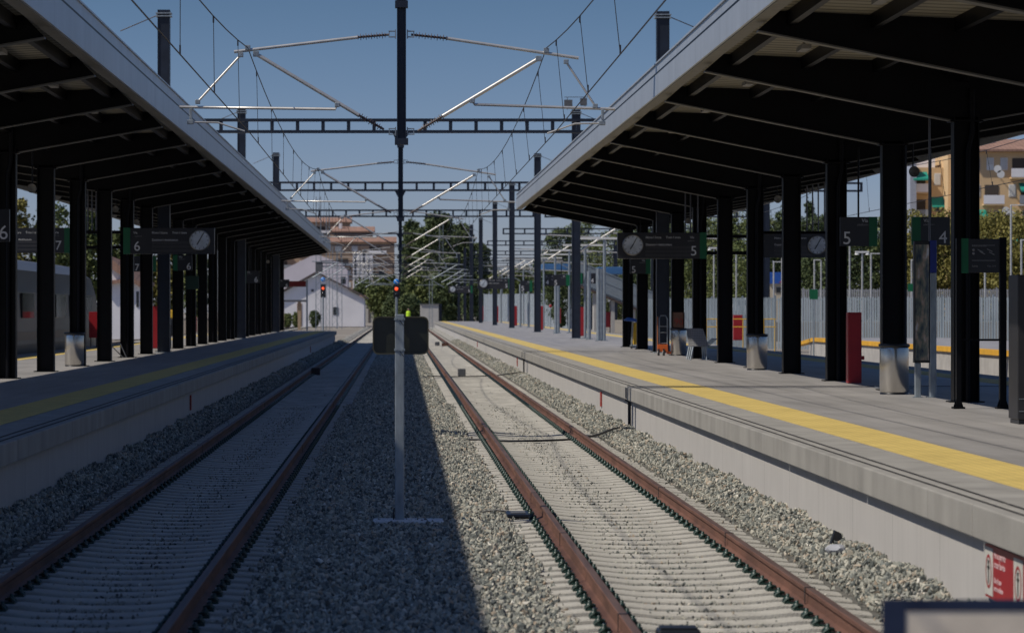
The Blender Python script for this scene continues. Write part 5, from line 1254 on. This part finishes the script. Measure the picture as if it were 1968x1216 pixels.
for ch in t.children: ch.location = Vector((PX(1420,200)-PX(1420,D), 50, 0))
for i, (px, D, w, m, lb) in enumerate(((1425,215,52,WHITE,'white van parked beyond the fence left of the kiosk'),(1330,225,44,GREYBOX,'grey car parked beyond the fence near the middle columns'),(1262,250,40,WHITE,'white car parked beyond the ramp foot'))):
    x = PX(px, D+40); y = D+40; t = thing('parked_vehicle', (x, y, .8), lb, 'vehicle', 'vehicles parked beyond the fence'); L_ = w/F*D
    mb = MB(); mb.poly([(x-L_/2,1.6),(x-L_/2,2.4),(x-L_*.32,2.6),(x-L_*.2,3.2),(x+L_*.28,3.2),(x+L_*.42,2.6),(x+L_/2,2.5),(x+L_/2,1.6)], y, y+1.7); mb.build('body', m, t, bevel=.08)
    mb = MB(); mb.poly([(x-L_*.27,2.62),(x-L_*.18,3.08),(x+L_*.26,3.08),(x+L_*.36,2.62)], y-.012, y+.01); mb.build('side_window', GLASS, t)
    for sx in (-.3, .3): mb = MB(); mb.lathe((x+sx*L_, y+.1, 1.62), [(.34,-.12),(.34,.1)], 18, axis='y'); mb.build('wheel', BLACK, t)
mb = MB(); mb.box(30, 60, 250, 300, -.3, 1.27); o = mb.build('raised_car_park', EARTH); tag(o, None, None, kind='structure')
mb = MB(); mb.box(20, 30, 250, 300, -.3, 1.27); o = mb.build('raised_car_park', EARTH); tag(o, None, None, kind='structure')
# small red stop sign and shrubs on side platform
D = 250; t = thing('stop_sign', (PX(1058,D), D, -.2), 'small round red sign on a post near the far cabinets', 'sign')
mb = MB(); mb.tube([(PX(1058,D),D,-.2),(PX(1058,D),D,PZ(585,D))], .04, 8); mb.build('post', GALV, t); mb = MB(); mb.lathe((PX(1058,D),D-.05,PZ(588,D)), [(.13,.02),(.13,0),(.02,0)], 20, axis='y'); mb.build('disc', RED, t)
# green exit signs
for px0, px1, py0, py1, D, l in ((1745,1768,545,560,150,'small green sign board behind the poster totem'),(1556,1572,556,575,160,'dark and green number sign beyond the middle columns')):
    t = thing('green_sign', (PX((px0+px1)/2,D), D, -.2), l, 'sign', 'small signs beyond the side tracks')
    mb = MB(); mb.box(PX(px0,D), PX(px1,D), D, D+.06, PZ(py1,D), PZ(py0,D)); mb.build('panel', GREEN, t); mb = MB(); mb.tube([(PX((px0+px1)/2,D),D+.03,-.2),(PX((px0+px1)/2,D),D+.03,PZ(py1,D)-.002)], .04, 8); mb.build('post', GALV, t)
t = thing('green_sign', (PX(368,120), 120, PT), 'small dark green notice hanging below the left number six sign', 'sign', 'small signs under the left canopy')
D = 120; mb = MB(); mb.box(PX(356,D), PX(382,D), D, D+.05, PZ(556,D), PZ(530,D)); mb.build('panel', mat('dark green panel', (.005,.04,.025), .4), t); mb = MB(); mb.box(PX(368,D)-.02, PX(368,D)+.02, D+.052, D+.07, PZ(556,D), PZ(520,D)); mb.build('hanger', DARK, t)

# ---------------------------------------------------------------- haze
if HAZE > 0:
    mb = MB(); mb.box(-400, 400, -30, 1100, -1.3, 60); hz = mb.build('haze'); tag(hz, None, None, kind='stuff')
    hm = bpy.data.materials.new('haze air'); hm.use_nodes = True; hn = hm.node_tree.nodes; hn.clear()
    pv = hn.new('ShaderNodeVolumePrincipled'); pv.inputs['Color'].default_value = (.80,.88,1,1); pv.inputs['Density'].default_value = HAZE; pv.inputs['Anisotropy'].default_value = .2
    ho = hn.new('ShaderNodeOutputMaterial'); hm.node_tree.links.new(pv.outputs[0], ho.inputs['Volume']); hz.data.materials.append(hm)

# ---------------------------------------------------------------- worker in hi-vis vest
def worker():
    D = 300.6; x0 = PX(784, D)+.05; z0 = .62
    t = thing('person', (x0, D, z0), 'worker in yellow high-visibility vest standing behind the mirror post', 'person')
    V = [(0,0,.92),(0,0,1.15),(0,0,1.40),(0,0,1.50),(0,-.01,1.60),(0,-.02,1.70),
         (.18,0,1.42),(.24,.0,1.15),(.26,-.10,.92),(-.18,0,1.42),(-.26,.02,1.15),(-.25,-.04,.90),
         (.10,0,.88),(.12,0,.48),(.12,.02,.06),(.13,-.14,.03),(-.10,0,.88),(-.11,0,.48),(-.12,.02,.06),(-.14,-.14,.03)]
    Rr = [.15,.14,.15,.055,.085,.075, .06,.048,.034, .06,.048,.034, .09,.06,.045,.04,.09,.06,.045,.04]
    E = [(0,1),(1,2),(2,3),(3,4),(4,5),(2,6),(6,7),(7,8),(2,9),(9,10),(10,11),(0,12),(12,13),(13,14),(14,15),(0,16),(16,17),(17,18),(18,19)]
    for hnd, sx in ((8,1),(11,-1)):
        b = V[hnd]
        for k in range(5):
            dx = (-.03+.015*k); L_ = (.05,.075,.085,.08,.06)[k]
            V.append((b[0]+dx*1.0, b[1]-.03, b[2]-.05-L_*.4)); V.append((b[0]+dx*1.2, b[1]-.045, b[2]-.05-L_)); n = len(V)
            E += [(hnd, n-2), (n-2, n-1)]; Rr += [.010, .008]
    me = bpy.data.meshes.new('body'); me.from_pydata(V, E, []); o = newobj('body', me, mat('dark work clothes', (.03,.035,.05), .8), t)
    sk = o.modifiers.new('skin', 'SKIN'); lay = me.skin_vertices[0].data
    for i, r_ in enumerate(Rr): lay[i].radius = (r_, r_*.8)
    lay[0].use_root = True
    ss = o.modifiers.new('sub', 'SUBSURF'); ss.levels = 1; ss.render_levels = 1
    mb = MB(); mb.lathe((0,0,0), [(.20,.95),(.205,1.1),(.20,1.3),(.19,1.45),(.10,1.52)], 16); vs = mb.build('vest', mat('fluorescent yellow vest', (.55,.85,.03), .7, emit=None), t, keep=True); vs.scale = (1.1,.8,1)
    mb = MB(); mb.lathe((0,-.02,1.64), [(.03,-.11),(.075,-.06),(.085,0),(.08,.06),(.045,.10)], 16); hd = mb.build('head', mat('skin', (.42,.25,.18), .6), t, keep=True)
    mb = MB(); mb.lathe((0,-.005,1.66), [(.088,0),(.09,.04),(.06,.095),(.01,.11)], 16); mb.build('hair', BLACK, t, keep=True)
    mb = MB()
    for s in (-1,1): mb.lathe((s*.03,-.103,1.65), [(.010,-.004),(.010,.004)], 8, axis='y')
    mb.box(-.012,.012,-.118,-.095,1.60,1.64); mb.box(-.025,.025,-.104,-.095,1.572,1.58); mb.build('face', mat('face features', (.20,.09,.07), .6), t, keep=True)
worker()
# broken dark stone and leaves by the wall
mb = MB(); mb.poly([(4.22,-.06),(4.36,-.06),(4.33,.06),(4.27,.09)], 30.6, 30.7); o = mb.build('broken_plate', BLACK); tag(o, 'small dark broken plate leaning on the gravel against the right wall', 'debris')
import bmesh
bm = bmesh.new(); bmesh.ops.create_icosphere(bm, subdivisions=2, radius=.09)
for v in bm.verts: v.co = Vector((v.co.x*1.3, v.co.y, v.co.z*.6))*rnd.uniform(.85,1.12)
me = bpy.data.meshes.new('large_stone'); bm.to_mesh(me); bm.free(); o = newobj('large_stone', me, mat('pale blue stone', (.38,.39,.42), .85), None, (4.15, 29.7, -.03)); tag(o, 'pale larger stone lying on the gravel beside the right wall', 'stone')
